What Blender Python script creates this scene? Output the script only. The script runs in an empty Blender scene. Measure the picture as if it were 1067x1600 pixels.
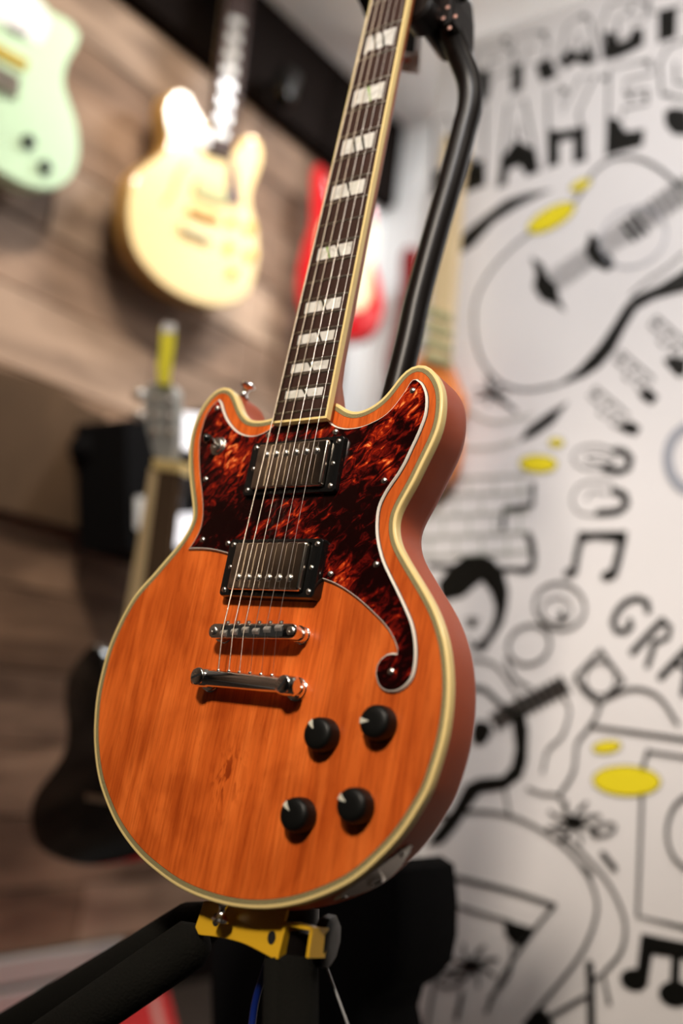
import bpy, bmesh, math, random
from mathutils import Vector, Matrix
random.seed(7)
S = bpy.context.scene
COL = S.collection

# ------------------------------------------------------------------ camera
FPX = 1556.0                      # 35 mm lens, 36 mm sensor height, 1600 px
def nrm(v): return v.normalized()
Yc = nrm(Vector((1197.5, -437, -FPX)))          # direction of the plank wall, in camera axes
Xc = -nrm(Vector((-2099.5, -50, -FPX)))         # direction of the mural panel, in camera axes
Zc = nrm(Xc.cross(Yc)); Xc = Yc.cross(Zc)
C2W = Matrix((Xc, Yc, Zc))
CAM = Vector((0, 0, 0.68))
cam_d = bpy.data.cameras.new('camera'); cam = bpy.data.objects.new('camera', cam_d); COL.objects.link(cam)
cam.matrix_world = Matrix.Translation(CAM) @ C2W.to_4x4()
cam_d.sensor_fit = 'VERTICAL'; cam_d.sensor_height = 36; cam_d.sensor_width = 24; cam_d.lens = 35.01
cam_d.clip_start = 0.02
cam_d.dof.use_dof = True; cam_d.dof.focus_distance = 0.752; cam_d.dof.aperture_fstop = 1.8
S.camera = cam

# ------------------------------------------------------------------ world, lights, exposure
S.view_settings.view_transform = 'Standard'; S.view_settings.look = 'None'
S.view_settings.exposure = 0.0; S.view_settings.gamma = 1.0; S.view_settings.use_curve_mapping = False
W = bpy.data.worlds.new('world'); S.world = W; W.use_nodes = True
W.node_tree.nodes['Background'].inputs[0].default_value = (0.9, 0.95, 1.0, 1)
W.node_tree.nodes['Background'].inputs[1].default_value = 0.05

def area(name, loc, target, size, power, color, sy=None):
    l = bpy.data.lights.new(name, 'AREA'); l.energy = power; l.color = color
    l.shape = 'RECTANGLE'; l.size = size; l.size_y = sy or size
    o = bpy.data.objects.new(name, l); COL.objects.link(o); o.location = loc
    o.rotation_euler = (Vector(target) - Vector(loc)).to_track_quat('-Z', 'Y').to_euler()
    return o
area('front_fill', (-0.75, -0.8, 2.33), (-1.1, 0.9, 1.1), 0.35, 6, (1.0, 0.92, 0.82))  # unseen fill, added to brighten the yellow tag and black guitar headstock
area('ceiling_light_side', (0.75, 0.45, 2.33), (-0.42, 0.6, 0.9), 0.25, 7, (1.0, 0.90, 0.78))
area('ceiling_light_back', (-1.0, 1.75, 2.37), (-1.2, 2.0, 0.0), 0.3, 16, (0.97, 0.99, 1.0))
def ceiling_spot(name, loc, target, power, color, ang, blend=1.0, soft=.05):
    l = bpy.data.lights.new(name, 'SPOT'); l.energy = power; l.color = color; l.spot_size = math.radians(ang); l.spot_blend = blend; l.shadow_soft_size = soft
    o = bpy.data.objects.new(name, l); COL.objects.link(o); o.location = loc
    o.rotation_euler = (Vector(target) - Vector(loc)).to_track_quat('-Z', 'Y').to_euler(); return o
ceiling_spot('wall_spot', (-0.55, 0.35, 2.33), (-1.68, 1.18, 0.90), 85, (1.0, 0.85, 0.68), 34)
ceiling_spot('key_spot', (0.05, -0.95, 2.05), (-0.38, 0.6, 0.93), 190, (1.0, 0.88, 0.74), 37, 1.0, .12)
ceiling_spot('mural_spot', (0.35, -0.5, 2.33), (-0.42, 1.36, 1.36), 185, (1.0, 0.98, 0.985), 44)
ceiling_spot('wall_spot', (-0.75, 0.75, 2.33), (-1.62, 1.15, 1.78), 50, (1.0, 0.87, 0.72), 62)
ceiling_spot('wall_spot', (-0.80, 1.15, 2.33), (-1.62, 1.60, 1.62), 40, (1.0, 0.87, 0.72), 60)

# ------------------------------------------------------------------ materials
def mat(name, col, rough=0.5, metal=0.0, coat=0.0, var=0.0, vscale=8.0, bump=0.0, bscale=40.0, spec=0.5, stretch=(1, 1, 1)):
    m = bpy.data.materials.new(name); m.use_nodes = True
    nt = m.node_tree; b = nt.nodes['Principled BSDF']
    b.inputs['Base Color'].default_value = (*col, 1); b.inputs['Roughness'].default_value = rough
    b.inputs['Metallic'].default_value = metal; b.inputs['Coat Weight'].default_value = coat
    b.inputs['Coat Roughness'].default_value = 0.08; b.inputs['Specular IOR Level'].default_value = spec
    tc = nt.nodes.new('ShaderNodeTexCoord'); mp = nt.nodes.new('ShaderNodeMapping'); mp.inputs['Scale'].default_value = stretch
    nt.links.new(tc.outputs['Object'], mp.inputs[0])
    no = nt.nodes.new('ShaderNodeTexNoise'); no.inputs['Scale'].default_value = vscale; no.inputs['Detail'].default_value = 5
    nt.links.new(mp.outputs[0], no.inputs['Vector'])
    mx = nt.nodes.new('ShaderNodeMix'); mx.data_type = 'RGBA'; mx.blend_type = 'MIX'
    v = max(var, 0.03)
    mx.inputs['A'].default_value = (*[c * (1 - v) for c in col], 1)
    mx.inputs['B'].default_value = (*[min(1, c * (1 + v)) for c in col], 1)
    nt.links.new(no.outputs['Fac'], mx.inputs['Factor']); nt.links.new(mx.outputs['Result'], b.inputs['Base Color'])
    if bump:
        n2 = nt.nodes.new('ShaderNodeTexNoise'); n2.inputs['Scale'].default_value = bscale
        nt.links.new(mp.outputs[0], n2.inputs['Vector'])
        bp = nt.nodes.new('ShaderNodeBump'); bp.inputs['Strength'].default_value = bump; bp.inputs['Distance'].default_value = 0.002
        nt.links.new(n2.outputs['Fac'], bp.inputs['Height']); nt.links.new(bp.outputs[0], b.inputs['Normal'])
    return m

def ramp(nt, stops):
    r = nt.nodes.new('ShaderNodeValToRGB'); cr = r.color_ramp
    while len(cr.elements) < len(stops): cr.elements.new(0.5)
    for e, (p, c) in zip(cr.elements, stops): e.position = p; e.color = (*c, 1)
    return r

def top_wood():
    m = mat('orange_stained_top', (0.6, 0.12, 0.015), 0.36, coat=0.08, spec=.3); nt = m.node_tree; b = nt.nodes['Principled BSDF']
    tc = nt.nodes.new('ShaderNodeTexCoord')
    def mapped(scale, rot=0):
        mp = nt.nodes.new('ShaderNodeMapping'); mp.inputs['Scale'].default_value = scale; mp.inputs['Rotation'].default_value = (0, 0, rot)
        nt.links.new(tc.outputs['Object'], mp.inputs[0]); return mp
    def noise(mp, sc, det, dist=0):
        n = nt.nodes.new('ShaderNodeTexNoise'); n.inputs['Scale'].default_value = sc; n.inputs['Detail'].default_value = det
        n.inputs['Distortion'].default_value = dist; nt.links.new(mp.outputs[0], n.inputs['Vector']); return n
    grain = noise(mapped((1, 0.05, 1), 0.03), 420, 5, 0.25)
    broad = noise(mapped((1, 0.12, 1), 0.05), 55, 3, 0.5)
    pores = noise(mapped((1, 0.12, 1)), 700, 2)
    r1 = ramp(nt, [(0.30, (0.53, 0.086, 0.010)), (0.52, (0.71, 0.136, 0.019)), (0.72, (0.83, 0.182, 0.030))])
    nt.links.new(broad.outputs['Fac'], r1.inputs[0])
    r2 = ramp(nt, [(0.30, (0.74, 0.66, 0.58)), (0.55, (1, 1, 1))])
    nt.links.new(grain.outputs['Fac'], r2.inputs[0])
    r3 = ramp(nt, [(0.28, (0.80, 0.7, 0.6)), (0.38, (1, 1, 1))]); nt.links.new(pores.outputs['Fac'], r3.inputs[0])
    # knot: rings and streaks around one point of the board
    kp = nt.nodes.new('ShaderNodeMapping'); kp.inputs['Location'].default_value = (0.008 * 1.3, 0.107 * 0.75, 0); kp.inputs['Scale'].default_value = (1.3, 0.75, 0)
    nt.links.new(tc.outputs['Object'], kp.inputs[0])
    dn = nt.nodes.new('ShaderNodeTexNoise'); dn.inputs['Scale'].default_value = 60; nt.links.new(tc.outputs['Object'], dn.inputs['Vector'])
    ln = nt.nodes.new('ShaderNodeVectorMath'); ln.operation = 'LENGTH'; nt.links.new(kp.outputs[0], ln.inputs[0])
    def mr(src, a, b_):
        q = nt.nodes.new('ShaderNodeMapRange'); q.inputs['From Min'].default_value = a; q.inputs['From Max'].default_value = b_; q.interpolation_type = 'SMOOTHSTEP'; nt.links.new(src, q.inputs['Value']); return q
    m1 = mr(ln.outputs['Value'], 0.030, 0.002); kn = noise(mapped((1, 0.45, 1), 0.35), 95, 4, 1.5); m2 = mr(kn.outputs['Fac'], 0.47, 0.60)
    ml_ = nt.nodes.new('ShaderNodeMath'); ml_.operation = 'MULTIPLY'; nt.links.new(m1.outputs[0], ml_.inputs[0]); nt.links.new(m2.outputs[0], ml_.inputs[1])
    r4 = ramp(nt, [(0.0, (1, 1, 1)), (0.35, (0.85, 0.78, 0.7)), (1.0, (0.42, 0.28, 0.2))]); nt.links.new(ml_.outputs[0], r4.inputs[0])
    sx = nt.nodes.new('ShaderNodeSeparateXYZ'); nt.links.new(tc.outputs['Object'], sx.inputs[0])
    sa = nt.nodes.new('ShaderNodeMath'); sa.operation = 'ADD'; sa.inputs[1].default_value = 0.5; nt.links.new(sx.outputs[0], sa.inputs[0])
    r5 = ramp(nt, [(0.5685, (1, 1, 1)), (0.5688, (0.86, 0.84, 0.82))]); nt.links.new(sa.outputs[0], r5.inputs[0])
    r6 = ramp(nt, [(0.36, (0.82, 0.75, 0.68)), (0.5, (1, 1, 1)), (0.62, (1.08, 1.1, 1.12))]); bl = noise(mapped((1, 0.7, 1), 0.5), 13, 2, 1.5); nt.links.new(bl.outputs['Fac'], r6.inputs[0])
    cur = r1.outputs[0]
    for r in (r2, r3, r4, r5, r6):
        x = nt.nodes.new('ShaderNodeMix'); x.data_type = 'RGBA'; x.blend_type = 'MULTIPLY'; x.inputs['Factor'].default_value = 1
        nt.links.new(cur, x.inputs['A']); nt.links.new(r.outputs[0], x.inputs['B']); cur = x.outputs['Result']
    nt.links.new(cur, b.inputs['Base Color'])
    return m

def tortoise():
    m = mat('tortoiseshell', (0.1, 0.01, 0.005), 0.15, coat=0.1, spec=.4); nt = m.node_tree; b = nt.nodes['Principled BSDF']
    tc = nt.nodes.new('ShaderNodeTexCoord')
    n0 = nt.nodes.new('ShaderNodeTexNoise'); n0.inputs['Scale'].default_value = 17; n0.inputs['Detail'].default_value = 1.5
    nt.links.new(tc.outputs['Object'], n0.inputs['Vector'])
    mp = nt.nodes.new('ShaderNodeMapping'); mp.inputs['Rotation'].default_value = (0, 0, 0.8); mp.inputs['Scale'].default_value = (1, 2.4, 1)
    nt.links.new(tc.outputs['Object'], mp.inputs[0])
    n1 = nt.nodes.new('ShaderNodeTexNoise'); n1.inputs['Scale'].default_value = 78; n1.inputs['Detail'].default_value = 6; n1.inputs['Roughness'].default_value = 0.62; n1.inputs['Distortion'].default_value = 0.9
    mp.inputs['Scale'].default_value = (1, 1, 1); mp.inputs['Rotation'].default_value = (0, 0, -0.75)
    mp2 = nt.nodes.new('ShaderNodeMapping'); mp2.inputs['Scale'].default_value = (1, 2.1, 1); nt.links.new(mp.outputs[0], mp2.inputs[0])
    nt.links.new(mp2.outputs[0], n1.inputs['Vector'])
    mul = nt.nodes.new('ShaderNodeMath'); mul.operation = 'MULTIPLY_ADD'; mul.inputs[1].default_value = 0.8
    nt.links.new(n0.outputs['Fac'], mul.inputs[0]); nt.links.new(n1.outputs['Fac'], mul.inputs[2])
    r = ramp(nt, [(0.0, (0.004, 0.0006, 0.0006)), (0.49, (0.007, 0.0008, 0.0008)), (0.525, (0.035, 0.0015, 0.0015)), (0.565, (0.12, 0.005, 0.003)), (0.60, (0.30, 0.014, 0.004)), (0.63, (0.65, 0.07, 0.010)), (0.67, (1.0, 0.36, 0.10))])
    sc = nt.nodes.new('ShaderNodeMath'); sc.operation = 'MULTIPLY'; sc.inputs[1].default_value = 0.575
    nt.links.new(mul.outputs[0], sc.inputs[0]); nt.links.new(sc.outputs[0], r.inputs[0]); nt.links.new(r.outputs[0], b.inputs['Base Color'])
    return m

def pearl():
    m = mat('mother_of_pearl', (0.6, 0.58, 0.52), 0.2, coat=0.4); nt = m.node_tree; b = nt.nodes['Principled BSDF']
    tc = nt.nodes.new('ShaderNodeTexCoord')
    n = nt.nodes.new('ShaderNodeTexVoronoi'); n.inputs['Scale'].default_value = 120; nt.links.new(tc.outputs['Object'], n.inputs['Vector'])
    r = ramp(nt, [(0.0, (0.42, 0.40, 0.35)), (0.5, (0.72, 0.70, 0.66)), (1.0, (0.60, 0.58, 0.50))])
    nt.links.new(n.outputs['Color'], r.inputs[0]); nt.links.new(r.outputs[0], b.inputs['Base Color'])
    return m

def plank_mat():
    m = mat('reclaimed_wood', (0.3, 0.2, 0.13), 0.75, bump=0.3, bscale=60, stretch=(4, 0.5, 4)); nt = m.node_tree; b = nt.nodes['Principled BSDF']
    oi = nt.nodes.new('ShaderNodeObjectInfo')
    r = ramp(nt, [(0, (0.20, 0.125, 0.080)), (0.3, (0.36, 0.25, 0.175)), (0.6, (0.27, 0.185, 0.135)), (0.85, (0.44, 0.33, 0.245)), (1, (0.19, 0.125, 0.090))])
    nt.links.new(oi.outputs['Random'], r.inputs[0])
    tc = nt.nodes.new('ShaderNodeTexCoord'); mp = nt.nodes.new('ShaderNodeMapping'); mp.inputs['Scale'].default_value = (1, 0.35, 2)
    nt.links.new(tc.outputs['Object'], mp.inputs[0])
    n = nt.nodes.new('ShaderNodeTexNoise'); n.inputs['Scale'].default_value = 6; n.inputs['Detail'].default_value = 6; n.inputs['Distortion'].default_value = 1.2
    nt.links.new(mp.outputs[0], n.inputs['Vector'])
    r2 = ramp(nt, [(0.36, (0.42, 0.37, 0.34)), (0.62, (1.2, 1.16, 1.14))]); nt.links.new(n.outputs['Fac'], r2.inputs[0])
    x = nt.nodes.new('ShaderNodeMix'); x.data_type = 'RGBA'; x.blend_type = 'MULTIPLY'; x.inputs['Factor'].default_value = 1
    nt.links.new(r.outputs[0], x.inputs['A']); nt.links.new(r2.outputs[0], x.inputs['B']); nt.links.new(x.outputs['Result'], b.inputs['Base Color'])
    return m

MAT = dict(
    top=top_wood(), tort=tortoise(), pearl=pearl(), plank=plank_mat(),
    side=mat('orange_stained_side', (0.46, 0.070, 0.010), 0.45, spec=.2, var=0.12, vscale=12),
    neckwood=mat('stained_neck', (0.48, 0.13, 0.03), 0.38, var=0.1, vscale=20),
    cream=mat('cream_binding', (0.86, 0.66, 0.28), 0.4, coat=0.2),
    purf=mat('cream_purfling', (0.44, 0.37, 0.17), 0.45),
    pblack=mat('black_purfling', (0.02, 0.016, 0.01), 0.5),
    white=mat('white_ply', (0.80, 0.76, 0.68), 0.35),
    black=mat('black_plastic', (0.006, 0.006, 0.006), 0.16, coat=0.3),
    knob=mat('matt_black_knob', (0.004, 0.004, 0.0035), 0.42, spec=.25),
    chrome=mat('chrome', (0.90, 0.88, 0.85), 0.12, metal=1),
    screwm=mat('bright_screw', (0.88, 0.84, 0.78), 0.24, metal=1), platem=mat('bright_plate', (0.88, 0.84, 0.80), 0.32, metal=.85),
    skirt=mat('skirting_paint', (0.50, 0.50, 0.48), 0.5),
    nickel=mat('nickel_cover', (0.80, 0.72, 0.62), 0.13, metal=1),
    steel=mat('string_steel', (0.80, 0.74, 0.66), 0.28, metal=1),
    bronze=mat('wound_string', (0.72, 0.62, 0.50), 0.35, metal=1, bump=0.3, bscale=3000),
    fretm=mat('fret_nickel', (0.66, 0.62, 0.52), 0.25, metal=1),
    rose=mat('rosewood', (0.036, 0.015, 0.010), 0.55, spec=.2, var=0.4, vscale=150, stretch=(1, 0.08, 1)),
    slash=mat('abalone_dark', (0.035, 0.032, 0.022), 0.25, var=0.5, vscale=300),
    slashg=mat('abalone_green', (0.30, 0.42, 0.16), 0.25, var=0.5, vscale=300),
    mark=mat('knob_marker', (0.62, 0.60, 0.50), 0.5),
    yellow=mat('yellow_enamel', (0.78, 0.44, 0.02), 0.33, coat=0.3),
    foam=mat('black_foam', (0.008, 0.0075, 0.006), 0.95, spec=.12, bump=0.5, bscale=500),
    tube=mat('black_enamel_tube', (0.005, 0.0035, 0.003), 0.36, spec=.25),
    hole=mat('dark_hole', (0.004, 0.004, 0.004), 0.8),
    paint=mat('white_paint', (0.80, 0.80, 0.79), 0.7, bump=0.1, bscale=80),
    ceil=mat('ceiling_paint', (0.80, 0.78, 0.76), 0.8, bump=0.1, bscale=80),
    mural=mat('mural_ground', (0.78, 0.75, 0.74), 0.30, spec=0.6),
    ink=mat('mural_black', (0.004, 0.004, 0.003), 0.35),
    grey=mat('mural_grey', (0.33, 0.34, 0.38), 0.35),
    brick=mat('mural_brick_line', (0.36, 0.38, 0.32), 0.35),
    myel=mat('mural_yellow', (0.82, 0.68, 0.02), 0.35),
    darkwood=mat('dark_stained_wood', (0.007, 0.004, 0.003), 0.85, spec=.08, var=0.3, vscale=6, stretch=(1, .3, 4), bump=0.2),
    timber=mat('weathered_timber', (0.085, 0.052, 0.030), 0.85, spec=.2, var=0.55, vscale=7, stretch=(1, .5, 3), bump=0.5),
    floor=mat('dark_floor', (0.035, 0.024, 0.018), 0.5, var=0.3, vscale=4),
    red=mat('red_lacquer', (0.62, 0.012, 0.018), 0.12, coat=0.8),
    dred=mat('cherry_lacquer', (0.20, 0.008, 0.012), 0.12, coat=0.8),
    mat_red=mat('red_mat', (0.62, 0.02, 0.02), 0.8),
    mat_line=mat('mat_stripe', (0.62, 0.28, 0.24), 0.8),
    mint=mat('mint_lacquer', (0.62, 0.85, 0.60), 0.2, coat=0.5),
    blond=mat('blond_lacquer', (0.86, 0.66, 0.33), 0.2, coat=0.5, var=0.06),
    blondside=mat('blond_side', (0.50, 0.27, 0.07), 0.3),
    maple=mat('maple', (0.78, 0.60, 0.34), 0.35, var=0.08, vscale=20, stretch=(1, .1, 1)),
    orange=mat('orange_lacquer', (0.85, 0.26, 0.06), 0.2, coat=0.6),
    gold=mat('gold_plate', (0.85, 0.62, 0.12), 0.25, metal=0.6),
    parch=mat('parchment_plastic', (0.82, 0.74, 0.46), 0.3),
    blk=mat('gloss_black', (0.004, 0.004, 0.004), 0.15, coat=0.1),
    cloth=mat('black_cloth', (0.006, 0.006, 0.007), 0.95, spec=.1, bump=0.4, bscale=300),
    purple=mat('dark_purple_plastic', (0.05, 0.015, 0.05), 0.3),
    lit=mat('lit_panel', (0.9, 0.9, 0.95), 0.5), card=mat('white_card', (0.88, 0.88, 0.90), 0.5),
    tagy=mat('yellow_tag', (0.97, 0.90, 0.06), 0.5),
    redprint=mat('red_print', (0.75, 0.12, 0.10), 0.5),
    blue=mat('blue_lit_edge', (0.006, 0.02, 0.16), 0.3, coat=0.5),
    greywire=mat('grey_wire', (0.35, 0.35, 0.35), 0.4),
    hdgrey=mat('grey_headstock', (0.34, 0.35, 0.34), 0.3, coat=0.3),
    woven=mat('olive_webbing', (0.42, 0.42, 0.22), 0.8),
    copper=mat('copper_screw', (0.75, 0.42, 0.34), 0.3, metal=0.7),
)

for _m in ('lit',):
    _b = MAT[_m].node_tree.nodes['Principled BSDF']; _b.inputs['Emission Color'].default_value = (0.92, 0.92, 1.0, 1); _b.inputs['Emission Strength'].default_value = 0.75
# ------------------------------------------------------------------ mesh helpers
def link(name, me, parent=None, M=None):
    o = bpy.data.objects.new(name, me); COL.objects.link(o)
    if parent: o.parent = parent
    if M is not None: o.matrix_local = M
    return o
def build(name, bm, mats, parent=None, smooth=False, M=None, angle=None):
    bmesh.ops.recalc_face_normals(bm, faces=bm.faces)
    me = bpy.data.meshes.new(name); bm.to_mesh(me); bm.free()
    for m in (mats if isinstance(mats, (list, tuple)) else [mats]): me.materials.append(MAT[m])
    if smooth:
        me.shade_smooth() if hasattr(me, 'shade_smooth') else None
        if angle: me.set_sharp_from_angle(angle=math.radians(angle))
    return link(name, me, parent, M)
def empty(name, M, label=None, cat=None, group=None):
    o = bpy.data.objects.new(name, None); COL.objects.link(o); o.matrix_world = M; o.empty_display_size = 0.05
    tag(o, label, cat, group); return o
def tag(o, label=None, cat=None, group=None, kind=None):
    if label: o['label'] = label
    if cat: o['category'] = cat
    if group: o['group'] = group
    if kind: o['kind'] = kind
    return o

def spline(pts, step=0.003, closed=True, corners=()):
    """Catmull-Rom through 2D points; indices in corners stay sharp."""
    n = len(pts); P = [Vector(p[:2]) for p in pts]; out = []
    rng = range(n) if closed else range(n - 1)
    for i in rng:
        p1, p2 = P[i], P[(i + 1) % n]
        p0 = P[i - 1] if (closed or i > 0) else p1 * 2 - p2
        p3 = P[(i + 2) % n] if (closed or i + 2 < n) else p2 * 2 - p1
        if i in corners: p0 = p1 * 2 - p2
        if (i + 1) % n in corners: p3 = p2 * 2 - p1
        k = max(1, int((p2 - p1).length / step))
        for j in range(k):
            t = j / k
            out.append(0.5 * ((2 * p1) + (p2 - p0) * t + (2 * p0 - 5 * p1 + 4 * p2 - p3) * t * t + (3 * p1 - p0 - 3 * p2 + p3) * t ** 3))
    if not closed: out.append(P[-1])
    return out
def ccw(pts):
    a = sum(pts[i].x * pts[(i + 1) % len(pts)].y - pts[(i + 1) % len(pts)].x * pts[i].y for i in range(len(pts)))
    return pts if a > 0 else pts[::-1]
def offset(pts, d):
    """outward by d for a ccw outline"""
    n = len(pts); out = []
    for i in range(n):
        t = (pts[(i + 1) % n] - pts[i - 1]); 
        if t.length < 1e-9: out.append(pts[i].copy()); continue
        t.normalize(); out.append(pts[i] + Vector((t.y, -t.x)) * d)
    return out
def rings(bm, pts, prof, cap0=True, cap1=True, mi=None):
    """prof: list of (offset, w); consecutive rings are bridged"""
    R = []
    for off, w in prof:
        q = offset(pts, off) if abs(off) > 1e-9 else pts
        wf = w if callable(w) else (lambda p, w=w: w)
        R.append([bm.verts.new((p.x, p.y, wf(p))) for p in q])
    n = len(pts)
    for k in range(len(R) - 1):
        for i in range(n):
            f = bm.faces.new((R[k][i], R[k][(i + 1) % n], R[k + 1][(i + 1) % n], R[k + 1][i]))
            if mi: f.material_index = mi[k]
    if cap0: f = bm.faces.new(R[0]); f.material_index = mi[0] if mi else 0
    if cap1: f = bm.faces.new(R[-1]); f.material_index = mi[-1] if mi else 0
    return bm
def slab(name, pts, w0, w1, m, parent, bev=0.0, smooth=False):
    pts = ccw([Vector(p[:2]) for p in pts]); bm = bmesh.new()
    if bev: prof = [(-bev, w1), (-bev * .3, w1 - (bev * .3 if w1 > w0 else -bev * .3)), (0, w1 - (bev if w1 > w0 else -bev)), (0, w0)]
    else: prof = [(0, w1), (0, w0)]
    rings(bm, pts, prof); return build(name, bm, m, parent, smooth, angle=35)
def circ(cx, cy, r, n=20, ry=None, rot=0):
    ry = ry or r; c, s = math.cos(rot), math.sin(rot)
    return [Vector((cx + r * math.cos(a) * c - ry * math.sin(a) * s, cy + r * math.cos(a) * s + ry * math.sin(a) * c)) for a in [2 * math.pi * i / n for i in range(n)]]
def rrect(cx, cy, hx, hy, r=0.002, n=4):
    out = []
    for sx, sy, a0 in ((1, 1, 0), (-1, 1, 90), (-1, -1, 180), (1, -1, 270)):
        for k in range(n + 1):
            a = math.radians(a0 + 90 * k / n); out.append(Vector((cx + sx * (hx - r) + r * math.cos(a), cy + sy * (hy - r) + r * math.sin(a))))
    return out
def addbox(bm, lo, hi, bev=0.0):
    vs = [bm.verts.new((x, y, z)) for x in (lo[0], hi[0]) for y in (lo[1], hi[1]) for z in (lo[2], hi[2])]
    fs = [bm.faces.new([vs[i] for i in q]) for q in ((0, 1, 3, 2), (4, 6, 7, 5), (0, 4, 5, 1), (2, 3, 7, 6), (0, 2, 6, 4), (1, 5, 7, 3))]
    if bev:
        es = list({e for f in fs for e in f.edges}); bmesh.ops.bevel(bm, geom=es, offset=bev, segments=2, affect='EDGES', profile=0.5)
def box(name, lo, hi, m, parent=None, bev=0.0, M=None):
    bm = bmesh.new(); addbox(bm, lo, hi, bev); return build(name, bm, m, parent, M=M)
def lathe(bm, prof, c=(0, 0, 0), axis=(0, 0, 1), n=24, cap=True):
    """prof: (radius, height) along axis"""
    q = Vector((0, 0, 1)).rotation_difference(Vector(axis).normalized()); c = Vector(c); R = []
    for r, h in prof:
        R.append([bm.verts.new(c + q @ Vector((r * math.cos(2 * math.pi * i / n), r * math.sin(2 * math.pi * i / n), h))) for i in range(n)])
    for k in range(len(R) - 1):
        for i in range(n): bm.faces.new((R[k][i], R[k][(i + 1) % n], R[k + 1][(i + 1) % n], R[k + 1][i]))
    if cap: bm.faces.new(R[0]); bm.faces.new(R[-1])
    return bm
def lathe_o(name, prof, m, parent, c=(0, 0, 0), axis=(0, 0, 1), n=24):
    bm = bmesh.new(); lathe(bm, prof, c, axis, n); return build(name, bm, m, parent, True, angle=40)
def tube(bm, pts, rad, n=10):
    pts = [Vector(p) for p in pts]; R = []; ref = None
    for i, p in enumerate(pts):
        t = (pts[min(i + 1, len(pts) - 1)] - pts[max(i - 1, 0)]).normalized()
        if ref is None: ref = t.orthogonal().normalized()
        ref = (ref - t * ref.dot(t)).normalized(); b = t.cross(ref)
        r = rad[i] if isinstance(rad, (list, tuple)) else rad
        R.append([bm.verts.new(p + (ref * math.cos(2 * math.pi * k / n) + b * math.sin(2 * math.pi * k / n)) * r) for k in range(n)])
    for k in range(len(R) - 1):
        for i in range(n): bm.faces.new((R[k][i], R[k][(i + 1) % n], R[k + 1][(i + 1) % n], R[k + 1][i]))
    bm.faces.new(R[0]); bm.faces.new(R[-1]); return bm
def tube_o(name, pts, rad, m, parent, n=12):
    bm = bmesh.new(); tube(bm, pts, rad, n); return build(name, bm, m, parent, True, angle=60)
def spline3(pts, k=8):
    P = [Vector(p) for p in pts]; out = []
    for i in range(len(P) - 1):
        p1, p2 = P[i], P[i + 1]; p0 = P[i - 1] if i else p1 * 2 - p2; p3 = P[i + 2] if i + 2 < len(P) else p2 * 2 - p1
        for j in range(k):
            t = j / k; out.append(0.5 * ((2 * p1) + (p2 - p0) * t + (2 * p0 - 5 * p1 + 4 * p2 - p3) * t * t + (3 * p1 - p0 - 3 * p2 + p3) * t ** 3))
    out.append(P[-1]); return out

# measured from the photograph: where a sight line meets the plane w of a frame M (real position and size)
def meet(M, u, v, w=0.0):
    Mi = M.inverted(); o = Mi @ CAM
    d = Mi.to_3x3() @ (C2W @ Vector(((u - 533.5) / FPX, -(v - 800) / FPX, -1)))
    k = (w - o.z) / d.z; q = o + d * k
    return Vector((q.x, q.y))
def frame(x, y, z, org):
    m = Matrix((x, y, z)).transposed().to_4x4(); m.translation = Vector(org); return m
X, Y, Z = Vector((1, 0, 0)), Vector((0, 1, 0)), Vector((0, 0, 1))
ZOFF = 0.08

# ================================================================== SETTING
CEIL = 2.40; WX = -1.70; BY = 2.20; TOPW = 2.137
tag(box('floor', (-2.0, -3, -0.05), (3.2, 2.4, 0), 'floor'), kind='structure')
tag(box('ceiling', (-2.0, -3, CEIL), (3.2, 2.4, CEIL + 0.05), 'ceil'), kind='structure')
wl = tag(box('wall_left', (WX - 0.10, -3, 0), (WX - 0.012, BY + .1, CEIL), 'darkwood'), kind='structure')
box('pier', (WX - 0.012, 2.095, 0), (WX + .004, BY, CEIL - .005), 'paint', wl)
tag(box('wall_back', (WX - 0.012, BY, 0), (3.2, BY + 0.1, CEIL), 'paint'), kind='structure')
tag(box('wall_right', (3.1, -3, 0), (3.2, BY, CEIL), 'paint'), kind='structure')
tag(box('wall_rear', (-1.7, -3.1, 0), (3.1, -3.0, CEIL), 'darkwood'), kind='structure')
# reclaimed planks on the left wall, one object each
rp = random.Random(3)
z = 0.13; row = 0
while z < TOPW - 0.02:
    h = rp.choice((0.12, 0.14, 0.16)); h = min(h, TOPW - z); y = -1.9 - rp.random() * 0.5
    while y < 2.09:
        L = 0.45 + rp.random() * 0.75; y2 = min(y + L, 2.09)
        if y2 - y > 0.05:
            o = box('plank', (-0.012, y, z), (rp.uniform(0.0, 0.006), y2 - 0.004, z + h - 0.004), 'plank', wl, 0.0015, M=Matrix.Translation((WX, 0, 0)))
        y = y2 + (0 if y2 < 2.09 else 1)
    z += h
box('fascia', (WX - .012, -3, TOPW), (WX + 0.05, 2.19, CEIL), 'darkwood', wl)
# two-step white skirting
ML = frame(Y, Z, X, (WX, 0, 0))          # left wall frame: x along wall, y up, w into the room
ye = meet(ML, 200, 1467, 0.02).x
bb = tag(box('baseboard_left', (WX - .012, -2.9, 0.0), (WX + 0.028, ye, 0.066), 'skirt'), kind='structure')
box('moulding', (WX - .012, -2.9, 0.078), (WX + 0.020, ye, 0.124), 'skirt', bb)
box('groove', (WX - .012, -2.9, 0.066), (WX + 0.010, ye - .003, 0.078), 'pblack', bb)
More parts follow.
